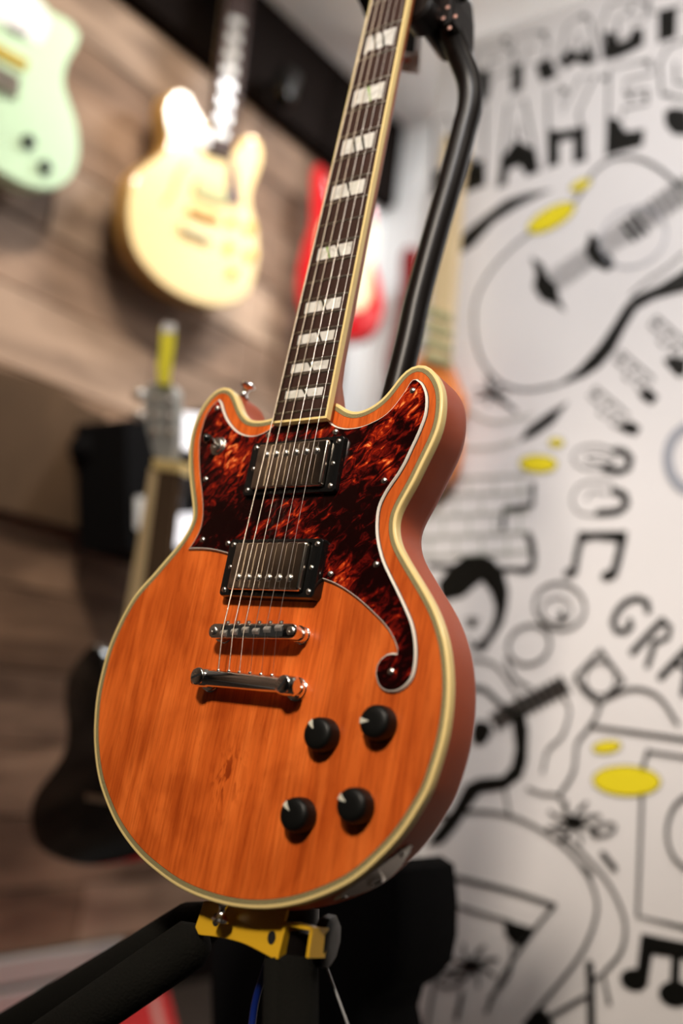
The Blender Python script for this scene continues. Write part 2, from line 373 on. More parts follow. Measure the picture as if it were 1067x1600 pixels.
# dark heavy timber rail on the planks
tm = empty('timber_rail', frame(Y, Z, X, (WX, 0.0, 0)), 'dark weathered timber board fixed along the plank wall beside the black display box', 'board')
pts = [meet(ML, u, v, .03) for u, v in ((-60, 560), (30, 585), (80, 600), (140, 640), (160, 646))] + [meet(ML, u, v, .03) for u, v in ((164, 842), (100, 825), (0, 800), (-60, 785))]
slab('board', spline(pts, .02, corners=(0, 4, 5, 8)), 0.007, 0.045, 'timber', tm, .006)
c = meet(ML, 128, 703, .05)
lathe_o('mounting_block', [(0.030, 0.045), (0.030, 0.085), (0.022, 0.095)], 'cloth', tm, c=(c.x, c.y, 0), n=8)

# red floor mat
MF = frame(X, Y, Z, (0, 0, 0.004))
fm = empty('floor_mat', Matrix.Identity(4), 'red floor mat with a pale stripe at the lower left of the photo', 'mat')
g = lambda u, v: meet(MF, u, v)
mp_ = [g(-260, 1592), g(-40, 1590), g(218, 1536), g(262, 1552), g(300, 1700), g(150, 1900), g(-200, 1800)]
slab('carpet', mp_, 0.0005, 0.006, 'mat_red', fm)
slab('stripe', [g(232, 1560), g(245, 1556), g(282, 1700), g(265, 1700)], 0.0058, 0.0075, 'mat_line', fm)

# ================================================================== MURAL PANEL
MY = 1.36
MM = frame(X, Z, -Y, (0, MY, 0))
mp = empty('mural_panel', MM, 'white partition panel painted with a black, white and yellow music mural', 'mural')
ml = meet(MM, 668, 250).x; mt = meet(MM, 740, 60).y; 
bm = bmesh.new(); addbox(bm, (ml, 0.0, -0.06), (1.1, mt, 0.0), 0.002); build('board', bm, 'mural', mp)
_layer = [0]
def lay():
    _layer[0] += 1; return 0.0003 + 0.00002 * _layer[0]
def mfill(bm, px, smooth=False, cl=None):
    p = [meet(MM, *q) for q in px]
    if smooth: p = spline(p, 0.006)
    p = ccw(p); w = lay(); rings(bm, p, [(0, w), (0, 0.0)], True, False)
def mstroke(bm, px, wpx, curve=True, closed=False):
    p = [meet(MM, *q) for q in px]
    if curve and len(p) > 2: p = spline(p, 0.008, closed=closed)
    elif closed: p = p + [p[0]]
    if closed and curve: p = p + [p[0], p[1]]
    w = lay(); h = wpx * 0.00094 / 2; L = []; R = []
    for i, q in enumerate(p):
        t = p[min(i + 1, len(p) - 1)] - p[max(i - 1, 0)]; t.normalize(); nn = Vector((t.y, -t.x)) * h
        L.append(bm.verts.new((q.x + nn.x, q.y + nn.y, w))); R.append(bm.verts.new((q.x - nn.x, q.y - nn.y, w)))
    for i in range(len(p) - 1): bm.faces.new((L[i], L[i + 1], R[i + 1], R[i]))
    for q in (p[0], p[-1]):
        c = [bm.verts.new((a.x, a.y, w + .00001)) for a in circ(q.x, q.y, h, 12)]; bm.faces.new(c)
def mell(bm, cx, cy, a, b, deg=0):
    t = math.radians(deg); mfill(bm, [(cx + a * math.cos(k) * math.cos(t) - b * math.sin(k) * math.sin(t), cy + a * math.cos(k) * math.sin(t) + b * math.sin(k) * math.cos(t)) for k in [i * math.pi / 14 for i in range(28)]])
def mring(bm, cx, cy, a, b, wpx, deg=0):
    t = math.radians(deg); mstroke(bm, [(cx + a * math.cos(k) * math.cos(t) - b * math.sin(k) * math.sin(t), cy + a * math.cos(k) * math.sin(t) + b * math.sin(k) * math.cos(t)) for k in [i * math.pi / 8 for i in range(16)]], wpx, closed=True)

def motif(name, m, fn, label=None):
    bm = bmesh.new(); fn(bm); o = build(name, bm, m, mp)
    if label: o['label'] = label
    return o
# ---- words PRACTICE MAKES, black lower halves and thin outlines
def w1(bm):
    for poly in ([(746, 112), (766, 107), (761, 156), (742, 166)],                                   # P
                 [(800, 104), (818, 98), (816, 140), (800, 146)], [(836, 100), (860, 90), (872, 118), (846, 130)],  # R
                 [(872, 98), (890, 74), (906, 84), (918, 66), (930, 96), (916, 104), (900, 96), (884, 108)],        # A
                 [(944, 50), (960, 50), (966, 66), (980, 62), (990, 44), (1005, 44), (1006, 70), (985, 82), (962, 92), (944, 94)],  # C
                 [(1030, 16), (1058, 10), (1056, 58), (1030, 67)]): mfill(bm, poly)
    for l in ([(742, 166), (744, 84), (786, 70), (804, 84), (800, 108), (768, 122), (761, 156)], [(762, 108), (764, 96), (782, 92)],
              [(800, 146), (802, 64), (842, 50), (858, 66), (852, 90), (872, 118)], [(820, 98), (822, 78), (838, 74)],
              [(872, 98), (886, 40), (912, 22), (922, 30), (932, 96)], [(894, 72), (902, 52), (908, 70)],
              [(944, 94), (938, 44), (952, 8), (992, -4), (1010, 8), (1008, 30), (986, 34)], [(966, 60), (964, 30), (982, 20)],
              [(1030, 67), (1030, 20), (1014, 20), (1014, -4)], [(1058, 12), (1066, 10)]): mstroke(bm, l, 4, curve=False)
    for d in ((790, 62), (850, 52), (912, 26), (986, 14)): mell(bm, *d, 5, 4)
motif('lettering', 'ink', w1, 'first painted word of the slogan, letters with black lower halves')
def w2(bm):
    for poly in ([(676, 270), (690, 262), (692, 300), (676, 308)], [(724, 262), (758, 248), (757, 290), (726, 302)],
                 [(778, 294), (786, 244), (806, 218), (834, 232), (842, 268), (822, 276), (812, 258), (794, 266), (792, 288)],
                 [(856, 202), (874, 204), (874, 256), (857, 262)], [(872, 206), (898, 200), (896, 216), (874, 222)], [(896, 202), (915, 196), (914, 250), (896, 257)],
                 [(948, 183), (966, 186), (978, 206), (1007, 202), (1004, 228), (948, 244)],
                 [(1038, 176), (1050, 168), (1075, 172), (1078, 212), (1052, 210), (1040, 196)]): mfill(bm, poly)
    for l in ([(676, 308), (678, 190), (700, 182), (716, 224), (732, 172), (758, 166), (757, 290)],
              [(778, 294), (794, 164), (820, 156), (842, 268)], [(804, 218), (808, 190), (816, 214)],
              [(857, 262), (856, 140), (876, 134), (878, 176), (906, 122), (930, 118), (904, 176), (915, 250)],
              [(948, 244), (952, 108), (1016, 94), (1018, 116), (978, 126), (976, 146), (1012, 140), (1012, 162), (974, 170), (972, 184)],
              [(1078, 60), (1044, 74), (1030, 100), (1034, 148), (1070, 154)], [(1056, 100), (1056, 130), (1080, 134)]): mstroke(bm, l, 4.5, curve=False)
    for d in ((944, 122), (1012, 98), (984, 152), (1008, 152), (882, 142), (1044, 148)): mell(bm, *d, 5, 4)
motif('lettering', 'ink', w2, 'second painted word of the slogan, letters with black lower halves')
def w3(bm):   # COFFEE, curving
    for poly in ([(963, 667), (985, 657), (1001, 668), (994, 681), (975, 676)], [(997, 615), (1012, 605), (1029, 620), (1018, 633), (1005, 625)],
                 [(1036, 562), (1050, 558), (1075, 560), (1072, 584), (1060, 590), (1046, 576)]): mfill(bm, poly)
    mstroke(bm, [(962, 704), (976, 707), (985, 717), (982, 731), (968, 737), (946, 733)], 13)
    mstroke(bm, [(960, 768), (976, 774), (979, 787), (966, 799), (936, 802)], 13)
    mstroke(bm, [(962, 704), (930, 696), (904, 702), (895, 718), (912, 732), (946, 733)], 3); mring(bm, 938, 718, 22, 7, 3, 8)
    mstroke(bm, [(960, 768), (956, 756), (926, 752), (902, 762), (894, 784), (906, 802), (936, 806)], 3); mstroke(bm, [(948, 772), (926, 768), (916, 780)], 3)
    for cx, cy, r in ((950, 642, 28), (990, 586, 28), (1044, 532, 30)):
        c, s = math.cos(math.radians(r + 12)), math.sin(math.radians(r + 12))
        f = lambda x, y: (cx + x * c - y * s, cy + x * s + y * c)
        mstroke(bm, [f(-38, -16), f(28, -16), f(28, 12), f(14, 12), f(14, 0), f(2, 0), f(2, 12), f(-10, 12), f(-10, 2), f(-38, 2)], 3, curve=False, closed=True)
        for q in ((-30, -8), (-6, -8), (18, -2)): mell(bm, *f(*q), 4, 3)
motif('lettering', 'ink', w3, 'curved painted word with black letter ends')
def w4(bm):
    mstroke(bm, [(1013, 954), (1011, 941), (996, 935), (980, 940), (964, 957), (958, 973), (965, 987), (978, 987), (986, 979), (984, 971)], 11)
    mstroke(bm, [(989, 1019), (1012, 994), (1035, 970)], 11); mstroke(bm, [(1035, 970), (1047, 980), (1044, 996), (1021, 1005)], 9); mstroke(bm, [(1023, 1003), (1018, 1022), (1012, 1040)], 9)
    mstroke(bm, [(1033, 1058), (1055, 1034), (1080, 1008)], 11); mstroke(bm, [(1080, 1008), (1074, 1050), (1068, 1084)], 10); mstroke(bm, [(1054, 1036), (1072, 1046)], 7)
motif('lettering', 'ink', w4, 'painted black capital letters running off the right edge')
# ---- upper drawn guitar
def g1(bm):
    mfill(bm, [(872, 601), (904, 577), (936, 541), (959, 507), (976, 479), (993, 462), (1030, 446), (1080, 416), (1080, 452), (1050, 460), (1021, 468), (995, 483), (976, 515), (959, 549), (938, 573), (914, 588), (882, 600)])
    mfill(bm, [(712, 384), (728, 362), (759, 337), (791, 313), (826, 302), (862, 297), (830, 312), (806, 325), (771, 348), (740, 384), (720, 396)])
    mstroke(bm, [(838, 358), (800, 388), (766, 426), (744, 470), (742, 520), (754, 565), (782, 598), (822, 610), (872, 602)], 4.5)
    mstroke(bm, [(884, 330), (906, 306), (926, 272), (955, 250), (992, 247), (1030, 264), (1062, 292)], 5)
    mstroke(bm, [(1070, 395), (1040, 420), (1010, 440), (985, 462)], 3)
    mfill(bm, [(830, 402), (848, 412), (856, 432), (870, 446), (874, 466), (884, 488), (868, 476), (846, 468), (834, 450), (838, 426)])
    mfill(bm, [(922, 364), (934, 372), (936, 388), (956, 402), (962, 414), (948, 424), (926, 412), (914, 394)])
    for k in range(6): mstroke(bm, [(858 + k * 2.4, 428 + k * 5.4), (1080 + k * 2.4, 272 + k * 5.4)], 1.8, curve=False)
    for k in range(7): mstroke(bm, [(992 + k * 12, 330 - k * 8.6), (1012 + k * 12, 362 - k * 8.6)], 2.5, curve=False)
    for k in range(3): mstroke(bm, [(972 + k * 10, 350 - k * 6), (992 + k * 10, 376 - k * 6)], 6, curve=False)
motif('drawn_guitar', 'ink', g1, 'painted outline guitar at the top of the mural')
motif('drawn_guard', 'grey', lambda bm: mring(bm, 990, 372, 54, 44, 2.5, -30)); motif('drawn_ring', 'grey', lambda bm: mring(bm, 1088, 716, 44, 52, 16))
for a_ in ((862, 341, 41, 15, -29), (908, 290, 17, 7, -25), (842, 725, 29, 13, 2), (870, 692, 11, 6, 0), (949, 1167, 22, 9, -8), (980, 1220, 53, 23, 2)):
    lf = motif('yellow_leaf', 'myel', lambda bm: mell(bm, *a_))
    bm = bmesh.new(); mring(bm, a_[0], a_[1], a_[2] + 1, a_[3] + 1, 1.6, a_[4]); build('leaf_outline', bm, 'ink', lf)
motif('drawn_leaf', 'ink', lambda bm: mfill(bm, [(888, 628), (858, 645), (826, 668), (812, 690), (838, 680), (866, 660)]))
def star(bm):
    for a in range(7):
        t = a * 0.9; mstroke(bm, [(768, 616), (768 + 26 * math.cos(t), 616 + 18 * math.sin(t))], 4)
    mstroke(bm, [(762, 590), (780, 620), (806, 642)], 5)
motif('drawn_flower', 'ink', star)
motif('drawn_step', 'ink', lambda bm: mstroke(bm, [(833, 758), (833, 789), (789, 796), (787, 824)], 10, curve=False))
def stp(bm):
    mstroke(bm, [(826, 836), (833, 856), (832, 888), (814, 891)], 12); mstroke(bm, [(814, 890), (740, 888), (672, 884)], 9, curve=False)
motif('drawn_step', 'ink', stp)
motif('drawn_head', 'ink', lambda bm: mfill(bm, [(684, 912), (705, 885), (727, 869), (750, 865), (772, 874), (788, 896), (795, 923), (793, 948), (786, 975), (772, 997), (757, 1018), (734, 1013), (743, 1008), (761, 993), (772, 970), (775, 948), (768, 925), (754, 907), (739, 919), (725, 932), (690, 940)]), 'painted head of a guitar player with round black hair')
motif('drawn_eye', 'ink', lambda bm: (mell(bm, 738, 975, 7, 5, -20), mstroke(bm, [(728, 968), (738, 966), (750, 968)], 3)))
def bricks(bm):
    for k, y in enumerate((742, 768, 800, 832, 862)):
        mstroke(bm, [(640, y + 10), (826, y)], 3, curve=False)
        for j in range(5):
            x = 654 + j * 40 + (k % 2) * 20
            if k < 4 and x < 822: mstroke(bm, [(x, y + 9), (x, y + 36)], 3, curve=False)
    mstroke(bm, [(728, 640), (770, 660), (830, 650)], 3); mstroke(bm, [(726, 700), (770, 700), (806, 690)], 3)
motif('brick_pattern', 'brick', bricks)
def note(bm):
    mstroke(bm, [(910, 836), (903, 866), (899, 893)], 11); mstroke(bm, [(974, 836), (968, 868), (960, 897)], 13)
    mfill(bm, [(904, 832), (980, 830), (979, 850), (966, 846), (930, 842), (908, 848)]); mell(bm, 892, 895, 10, 7, -15); mell(bm, 952, 899, 12, 8, -15)
motif('music_note', 'ink', note)
def note2(bm):
    mfill(bm, [(1003, 1458), (1080, 1474), (1080, 1500), (1064, 1496), (1062, 1545), (1048, 1540), (1050, 1494), (1020, 1490), (1012, 1540), (994, 1530)])
    mell(bm, 992, 1530, 22, 17, 15); mell(bm, 1056, 1552, 26, 20, 10)
motif('music_note', 'ink', note2)
def lines(bm):
    s = lambda p, w, c=True: mstroke(bm, p, w, c)
    mring(bm, 876, 948, 40, 36, 5, 20); mring(bm, 872, 954, 24, 20, 3); mell(bm, 879, 962, 5, 9)
    mring(bm, 828, 1008, 34, 30, 5, -30); s([(792, 1030), (806, 1060), (830, 1075)], 5); s([(738, 1030), (776, 1040), (812, 1090)], 4)
    s([(733, 1076), (757, 1076), (777, 1094), (796, 1112), (810, 1135)], 8); mfill(bm, [(742, 1130), (756, 1126), (768, 1138), (762, 1158), (746, 1164), (738, 1150)], True)
    for k in range(5): s([(766 + k * 3, 1118 + k * 5), (880 + k * 3, 1058 + k * 5)], 3, False)
    for k in range(9): s([(796 + k * 10, 1098 - k * 5.2), (812 + k * 10, 1126 - k * 5.2)], 3, False)
    for k in range(4): s([(756 + k * 9, 1132 - k * 3), (764 + k * 9, 1150 - k * 3)], 2, False)
    mfill(bm, [(801, 1120), (807, 1169), (801, 1197), (787, 1213), (749, 1216), (729, 1226), (709, 1264), (680, 1301), (668, 1321), (692, 1318), (715, 1292), (738, 1256), (752, 1238), (790, 1232), (816, 1214), (824, 1190), (826, 1140), (820, 1110)])
    s([(690, 1276), (740, 1268), (800, 1275), (860, 1305), (905, 1345), (928, 1385), (934, 1425), (915, 1480), (880, 1530), (820, 1600)], 5)
    s([(872, 1296), (915, 1336), (955, 1384), (978, 1440), (972, 1486), (946, 1518)], 5); s([(790, 1232), (794, 1252), (798, 1276)], 4)
    s([(650, 1340), (670, 1360), (720, 1372), (800, 1392), (868, 1414)], 7); s([(646, 1386), (720, 1416), (800, 1440)], 5); s([(868, 1414), (838, 1450), (790, 1520), (762, 1580)], 5)
    mfill(bm, [(640, 1406), (662, 1410), (658, 1440), (646, 1480), (632, 1484)]); mfill(bm, [(788, 1436), (834, 1450), (812, 1478), (792, 1462)]); mfill(bm, [(830, 1582), (852, 1576), (870, 1610), (820, 1610)])
    s([(702, 1420), (686, 1500), (668, 1610)], 5, False); s([(652, 1480), (640, 1560), (634, 1610)], 5, False); s([(802, 1470), (798, 1520), (766, 1560)], 4)
    for cx, cy, n_, R_ in ((738, 1508, 8, 42), (898, 1284, 8, 42)):
        for a in range(n_):
            t = a * 0.785 + 0.3; s([(cx, cy), (cx + R_ * .5 * math.cos(t), cy + R_ * .4 * math.sin(t)), (cx + R_ * math.cos(t + .2), cy + R_ * .8 * math.sin(t + .2))], 5)
        mell(bm, cx, cy, 14, 10, 20)
    mring(bm, 700 + 5, 1532, 18, 9, 4, -15); mring(bm, 944, 1296, 20, 9, 4, -15); s([(944, 1334), (962, 1356)], 9); s([(912, 1354), (924, 1366)], 8); s([(724, 1550), (716, 1590)], 7)
    s([(940, 1016), (976, 1064), (940, 1100), (900, 1058)], 6, False); s([(900, 1058), (940, 1016)], 5, False); mring(bm, 940, 1060, 24, 26, 3)
    s([(900, 1058), (915, 1080), (938, 1104), (920, 1140), (904, 1160), (898, 1205), (876, 1242)], 5); s([(880, 1085), (892, 1110), (880, 1150), (858, 1172), (850, 1206)], 4); s([(826, 1232), (850, 1240), (876, 1244), (886, 1272)], 4)
    s([(946, 1092), (990, 1076), (1030, 1088), (1060, 1130)], 5); s([(922, 1134), (1080, 1156)], 5, False); s([(1014, 1174), (1080, 1184)], 4, False); s([(1014, 1172), (1006, 1200)], 5, False)
    s([(1005, 1242), (998, 1430), (1080, 1450)], 5, False); mring(bm, 1088, 1300, 44, 60, 5)
    s([(923, 1506), (925, 1540), (926, 1610)], 12, False); s([(925, 1534), (944, 1520), (954, 1566)], 6, False); s([(850, 1594), (916, 1556)], 5, False); s([(735, 1000), (742, 1010)], 4)
motif('drawn_player', 'ink', lines, 'painted outline of a seated player with guitar on a stool')

# ================================================================== MAIN GUITAR
RG = Matrix(((0.81429225, 0.17472721, -0.55353277), (0.0262871, 0.94153959, 0.33587526), (0.57985957, -0.2880514, 0.76209532)))
GM = Matrix.Translation(CAM) @ (C2W @ RG).to_4x4()
GM.translation = CAM + C2W @ Vector((-0.05759127, -0.09038720, -0.74383943))
G = empty('electric_guitar', GM, 'large orange double-cutaway electric guitar with red tortoiseshell guard, held on the stand in front', 'guitar')
mm = 0.001
def P(u, v, w=0): return meet(GM, u, v, w * mm)
TOP = [(424.7, 663.2), (412, 666.2), (400, 667.4), (388, 666.2), (379, 661.7), (371.5, 652), (366.2, 640), (362.5, 628), (358.7, 619), (353.5, 612.2), (347.5, 611.5), (340, 616), (331, 625), (322, 637), (313.7, 652), (308.5, 667), (304.7, 682), (302.5, 697), (302, 712), (302.5, 727), (303.7, 743), (305.5, 762), (308, 780), (309.2, 795), (309.2, 807), (305.5, 820), (298, 835.5), (289, 849), (280, 861), (261.5, 882), (244.6, 902), (227.7, 920), (214.2, 936), (204, 952.8), (194, 971.3), (185.5, 990), (178, 1006.8), (172, 1025.3), (168.2, 1040), (163.7, 1058.6), (159.5, 1077), (156.7, 1097.4), (155.0, 1117.6), (154, 1141), (154.6, 1161.5), (156, 1180), (158.7, 1199), (163, 1219), (171.2, 1242.7), (181.5, 1267.4), (194, 1290), (210.4, 1312.8), (229, 1333.4), (253.7, 1354), (278.5, 1371.5), (305.3, 1385), (328, 1393.2), (350, 1399.4), (364.4, 1402.5), (388.7, 1405.3), (415, 1405.6), (443, 1402.5), (471.2, 1395.9), (499.3, 1386), (520, 1377), (541, 1366), (561.2, 1351.5), (581.9, 1332.4), (602.5, 1311.8), (619, 1292), (633.4, 1271.5), (645.8, 1250), (655, 1236), (664.3, 1211), (673.6, 1182), (681.2, 1155), (686.3, 1129.6), (689.3, 1104.3), (690.8, 1079), (690.5, 1054), (688.8, 1030), (685.6, 1008.7), (678, 981), (668.7, 956.2), (653.7, 928), (636.9, 900), (623.7, 877.5), (613.4, 858), (607.6, 838), (606.4, 818), (609.8, 801.2), (618.2, 782.7), (629.2, 764), (641, 742), (651, 721), (663, 697), (672.5, 677), (678.2, 657.5), (680.8, 635), (681.2, 617), (677.5, 603.5), (671.5, 590.7), (664, 582.5), (653.5, 578), (643, 581.7), (632.5, 592.2), (621, 607.5), (608.5, 624.5), (592.5, 638), (578.7, 646.5), (563, 653), (549.9, 654.3), (536.7, 651.2), (527.5, 644.3), (524.3, 640.4)]
tp = [P(*q) for q in TOP]
tp += [Vector((.021, .1825)), Vector((0.010, 0.183)), Vector((-.010, .182)), Vector((-0.021, 0.178))]
out = spline(tp, 0.0035)
# light smoothing of the traced outline
for _ in range(3): out = [(out[i - 1] + out[i] * 2 + out[(i + 1) % len(out)]) / 4 for i in range(len(out))]
out = ccw(out)
bm = bmesh.new(); bm.faces.new([bm.verts.new((p.x, p.y, 0)) for p in out]); build('top_plate', bm, 'top', G)
strips = [0, .45, .95, 1.4, 1.9, 2.35, 2.85, 3.25]
bm = bmesh.new(); rings(bm, out, [(s * mm, 0.00003) for s in strips], False, False, mi=[1, 0, 1, 0, 1, 0, 1]); build('purfling', bm, ['purf', 'pblack'], G)
bm = bmesh.new(); rings(bm, out, [(3.25 * mm, .00002), (4.9 * mm, .00002), (5.6 * mm, -.0003), (5.9 * mm, -.001), (5.9 * mm, -.0068)], False, False); build('binding', bm, 'cream', G, True)
bm = bmesh.new(); rings(bm, out, [(5.8 * mm, -.0066), (5.8 * mm, -.034), (5.3 * mm, -.038), (3.5 * mm, -.0415), (0.5 * mm, -.043)], False, True); build('body', bm, 'side', G, True, angle=50)

# pickguard
PGR = [(343.7, 624.0), (347.5, 629.5), (350.5, 640), (355, 652), (362.5, 664), (373, 674.5), (385, 679.7), (397, 680.8), (407.5, 678.2), (419.5, 672.2), (429, 664), (431, 650), (510, 648), (514.4, 656.7), (519.7, 662), (526.2, 666), (539.4, 669.2), (552.5, 668.6), (568.2, 665.3), (584, 658.7), (598.4, 650.9), (611.5, 639.5), (622.5, 626), (632.5, 611.7), (641.5, 597.5), (646, 593), (652, 592.2), (659.5, 597.5), (665.5, 608), (668.5, 620), (668.5, 635), (666.2, 650), (661, 665), (653.5, 683), (644.5, 702), (634.2, 724), (622.4, 743.9), (610.6, 760.7), (600.5, 777.6), (593.7, 794.5), (591.2, 814.7), (591.4, 835), (594.4, 854), (600.6, 876), (610.6, 898), (623.7, 924.4), (635, 948.7), (644.3, 971.2), (649.6, 994), (651.5, 1018), (650.2, 1040), (646, 1058), (636, 1072.3), (621.8, 1081.2), (607.5, 1082.6), (596.8, 1077.7), (589.7, 1067), (587, 1054.5), (588.8, 1040.3), (595, 1029.6), (604, 1022.4), (612.9, 1019.8), (621.2, 1020.9), (620.7, 1015), (617.3, 1004.6), (609.3, 988.6), (596.8, 972.6), (582.6, 958.3), (566.6, 943.2), (548.8, 929), (529.2, 916.5), (511.4, 908.5), (495, 904), (480, 900), (400, 878), (356.5, 866.4), (340, 862), (325, 859.6), (310, 858.9), (294.5, 859.0), (299.5, 852), (307, 840), (313.7, 825), (316.7, 807), (316.7, 787.5), (315.2, 769.5), (313, 750), (311.6, 730), (311, 707.5), (312.2, 686), (316, 668.5), (322, 650), (331, 635.5), (338.5, 628.0)]
pg = [P(u, v, 1.0) for u, v in PGR]
ci = [i for i, q in enumerate(PGR) if q in ((343.7, 624.0), (621.2, 1020.9), (294.5, 859.0), (429, 664), (431, 650), (510, 648), (514.4, 656.7))]
po = spline(pg, 0.003, corners=tuple(ci)); po = ccw(po)
bm = bmesh.new(); rings(bm, po, [(-1.4 * mm, 2.4 * mm), (-1.4 * mm, 1.6 * mm)], True, False); gd = build('pickguard', bm, 'tort', G)
bm = bmesh.new(); rings(bm, po, [(-1.4 * mm, 2.39 * mm), (-.95 * mm, 2.25 * mm), (-.05 * mm, 0.9 * mm), (.25 * mm, 0.70 * mm), (.35 * mm, 0.0)], False, False, mi=[0, 0, 1, 1]); build('edge_ply', bm, ['white', 'pblack'], gd)
scr_m = bpy.data.meshes.new('screw'); bm = bmesh.new()
lathe(bm, [(.0, 1.3 * mm), (1.2 * mm, 1.2 * mm), (2.0 * mm, .8 * mm), (2.35 * mm, .1 * mm), (2.35 * mm, -.3 * mm)], n=14, cap=False); bmesh.ops.recalc_face_normals(bm, faces=bm.faces)
bm.to_mesh(scr_m); bm.free(); scr_m.shade_smooth(); scr_m.materials.append(MAT['screwm'])
slot_m = bpy.data.meshes.new('screw_slot'); bm = bmesh.new(); addbox(bm, (-1.3 * mm, -.25 * mm, 1.0 * mm), (1.3 * mm, .25 * mm, 1.33 * mm)); addbox(bm, (-.25 * mm, -1.3 * mm, 1.0 * mm), (.25 * mm, 1.3 * mm, 1.33 * mm)); bm.to_mesh(slot_m); bm.free(); slot_m.materials.append(MAT['hole'])
def screw(parent, x, y, w, s=1.0, name='screw'):
    T = Matrix.Translation((x, y, w)) @ Matrix.Rotation(random.random() * 3, 4, 'Z') @ Matrix.Scale(s, 4)
    o = link(name, scr_m, parent, T)
    if parent.parent is None: link('screw_slot', slot_m, o)
    return o
for u, v in ((338.5, 637.7), (418.7, 679.7), (320.5, 748.5), (316, 843), (355.7, 848.7), (599.6, 750.6), (587.2, 881.6), (515.6, 896.5), (610.2, 1049.2), (644.2, 610), (523.4, 674.2)):
    q = P(u, v, 2.9); screw(gd, q.x, q.y, 2.4 * mm, 1.12)

# neck, fingerboard
SC = 628.65
fy = lambda n_: SC * 2 ** (-n_ / 12)
y22 = fy(22)
hw = lambda y: 25.7 + (20.1 - 25.7) * (y - y22) / (SC - y22)
wt = lambda y: 10.7 - 0.0147 * (y - 176)
YE = 168.5
def quadstrip(bm, secs):
    """secs: list of closed sections of equal length; bridges and caps"""
    R = [[bm.verts.new(p) for p in s] for s in secs]; n = len(R[0])
    for a, b in zip(R, R[1:]):
        for i in range(n): bm.faces.new((a[i], a[(i + 1) % n], b[(i + 1) % n], b[i]))
    bm.faces.new(R[0]); bm.faces.new(R[-1])
bm = bmesh.new(); secs = []
for y in (YE + 1.6, 300, 450, SC + 1):
    h = hw(y); secs.append([((x) * mm, y * mm, (wt(y) + dz) * mm) for x, dz in ((-h, 0), (-h * .5, .35), (0, .45), (h * .5, .35), (h, 0), (h, -5.2), (-h, -5.2))])
quadstrip(bm, secs); fb = build('fingerboard', bm, 'rose', G)
bm = bmesh.new()
for s in (-1, 1):
    secs = []
    for y in (YE, SC + 1):
        a, b = hw(y) * s, (hw(y) + 1.75) * s; secs.append([(a * mm, y * mm, (wt(y) + .05) * mm), (b * mm, y * mm, (wt(y) - .1) * mm), (b * mm, y * mm, (wt(y) - 5.4) * mm), (a * mm, y * mm, (wt(y) - 5.4) * mm)])
    quadstrip(bm, secs)
h = hw(YE) + 1.0
addbox(bm, (-h * mm, YE * mm - .0002, (wt(YE) - 5.4) * mm), (h * mm, (YE + 1.7) * mm, (wt(YE) + .35) * mm))
build('board_binding', bm, 'cream', fb)
for n_ in range(1, 23):
    y = fy(n_); h = hw(y) + .2; bm = bmesh.new(); secs = []
    for i in range(7):
        x = -h + 2 * h * i / 6; z0 = wt(y) + .45 * (1 - (x / h) ** 2)
        e = .35 if i in (0, 6) else 1.0
        secs.append([(x * mm, (y + 1.15 * math.cos(a)) * mm, (z0 - .1 + 1.05 * e * math.sin(a)) * mm) for a in [math.pi * k / 6 for k in range(7)]])
    quadstrip(bm, secs); build('fret', bm, 'fretm', fb, True, angle=50)
for n_ in (1, 3, 5, 7, 9, 12, 15, 17, 19, 21):
    ya, yb = fy(n_), fy(n_ - 1); yc = (ya + yb) / 2; hh = (yb - ya) * .315; h = hw(yc) * .73
    w_ = wt(yc) + .58
    secs = []
    bm = bmesh.new()
    quadstrip(bm, [[(x * mm, (yc - hh) * mm, (w_ - .30 * (x / h) ** 2 * .6) * mm) for x in (-h, 0, h)] + [(h * mm, (yc - hh) * mm, (w_ - 1.2) * mm), (-h * mm, (yc - hh) * mm, (w_ - 1.2) * mm)],
                   [(x * mm, (yc + hh) * mm, (w_ - .30 * (x / h) ** 2 * .6) * mm) for x in (-h, 0, h)] + [(h * mm, (yc + hh) * mm, (w_ - 1.2) * mm), (-h * mm, (yc + hh) * mm, (w_ - 1.2) * mm)]])
    il = build('inlay', bm, 'pearl', fb)
    for k, sx in enumerate({3: (-5, 4), 7: (-3, 6), 12: (-6, 4)}.get(n_, ((1.5,) if n_ not in (17,) else (4,)))):
        bm = bmesh.new(); a = 7.0
        rings(bm, ccw([Vector(((sx - 4.2) * mm, (yc + hh) * mm)), Vector(((sx - 1.4) * mm, (yc + hh) * mm)), Vector(((sx + 3.6) * mm, (yc - hh) * mm)), Vector(((sx + 1.6) * mm, (yc - hh) * mm))]), [(0, (w_ + .03) * mm), (0, (w_ - .3) * mm)])
        build('slash', bm, 'slashg' if (n_, k) in ((12, 0), (5, 0)) else 'slash', il)
# neck shaft
bm = bmesh.new(); secs = []
for y, d in ((169.5, 44), (180, 41), (190, 30), (204, 21), (222, 17.5), (300, 16), (450, 15), (SC + 2, 14)):
    h = hw(y) + (1.6 if y > 200 else -.2); b = wt(y) - 5.2
    secs.append([(h * mm * math.cos(a), y * mm, (b - d * math.sin(a) ** (0.8 if y > 200 else .4)) * mm) for a in [math.pi * k / 12 for k in range(13)]])
quadstrip(bm, secs); build('neck', bm, 'neckwood', G, True, angle=60)
box('nut', (-.021, SC * mm, (wt(SC) - 3) * mm), (.021, (SC + 4.5) * mm, (wt(SC) + 1.2) * mm), 'cream', G, .0005)
hs = spline([Vector(q) for q in ((-.022, .632), (-.028, .665), (-.037, .70), (-.040, .76), (-.036, .80), (-.018, .815), (0, .806), (.018, .815), (.036, .80), (.040, .76), (.037, .70), (.028, .665), (.022, .632))], .006, corners=(0, 12))
hd = slab('headstock', hs, -0.018, -0.003, 'neckwood', G, .001)
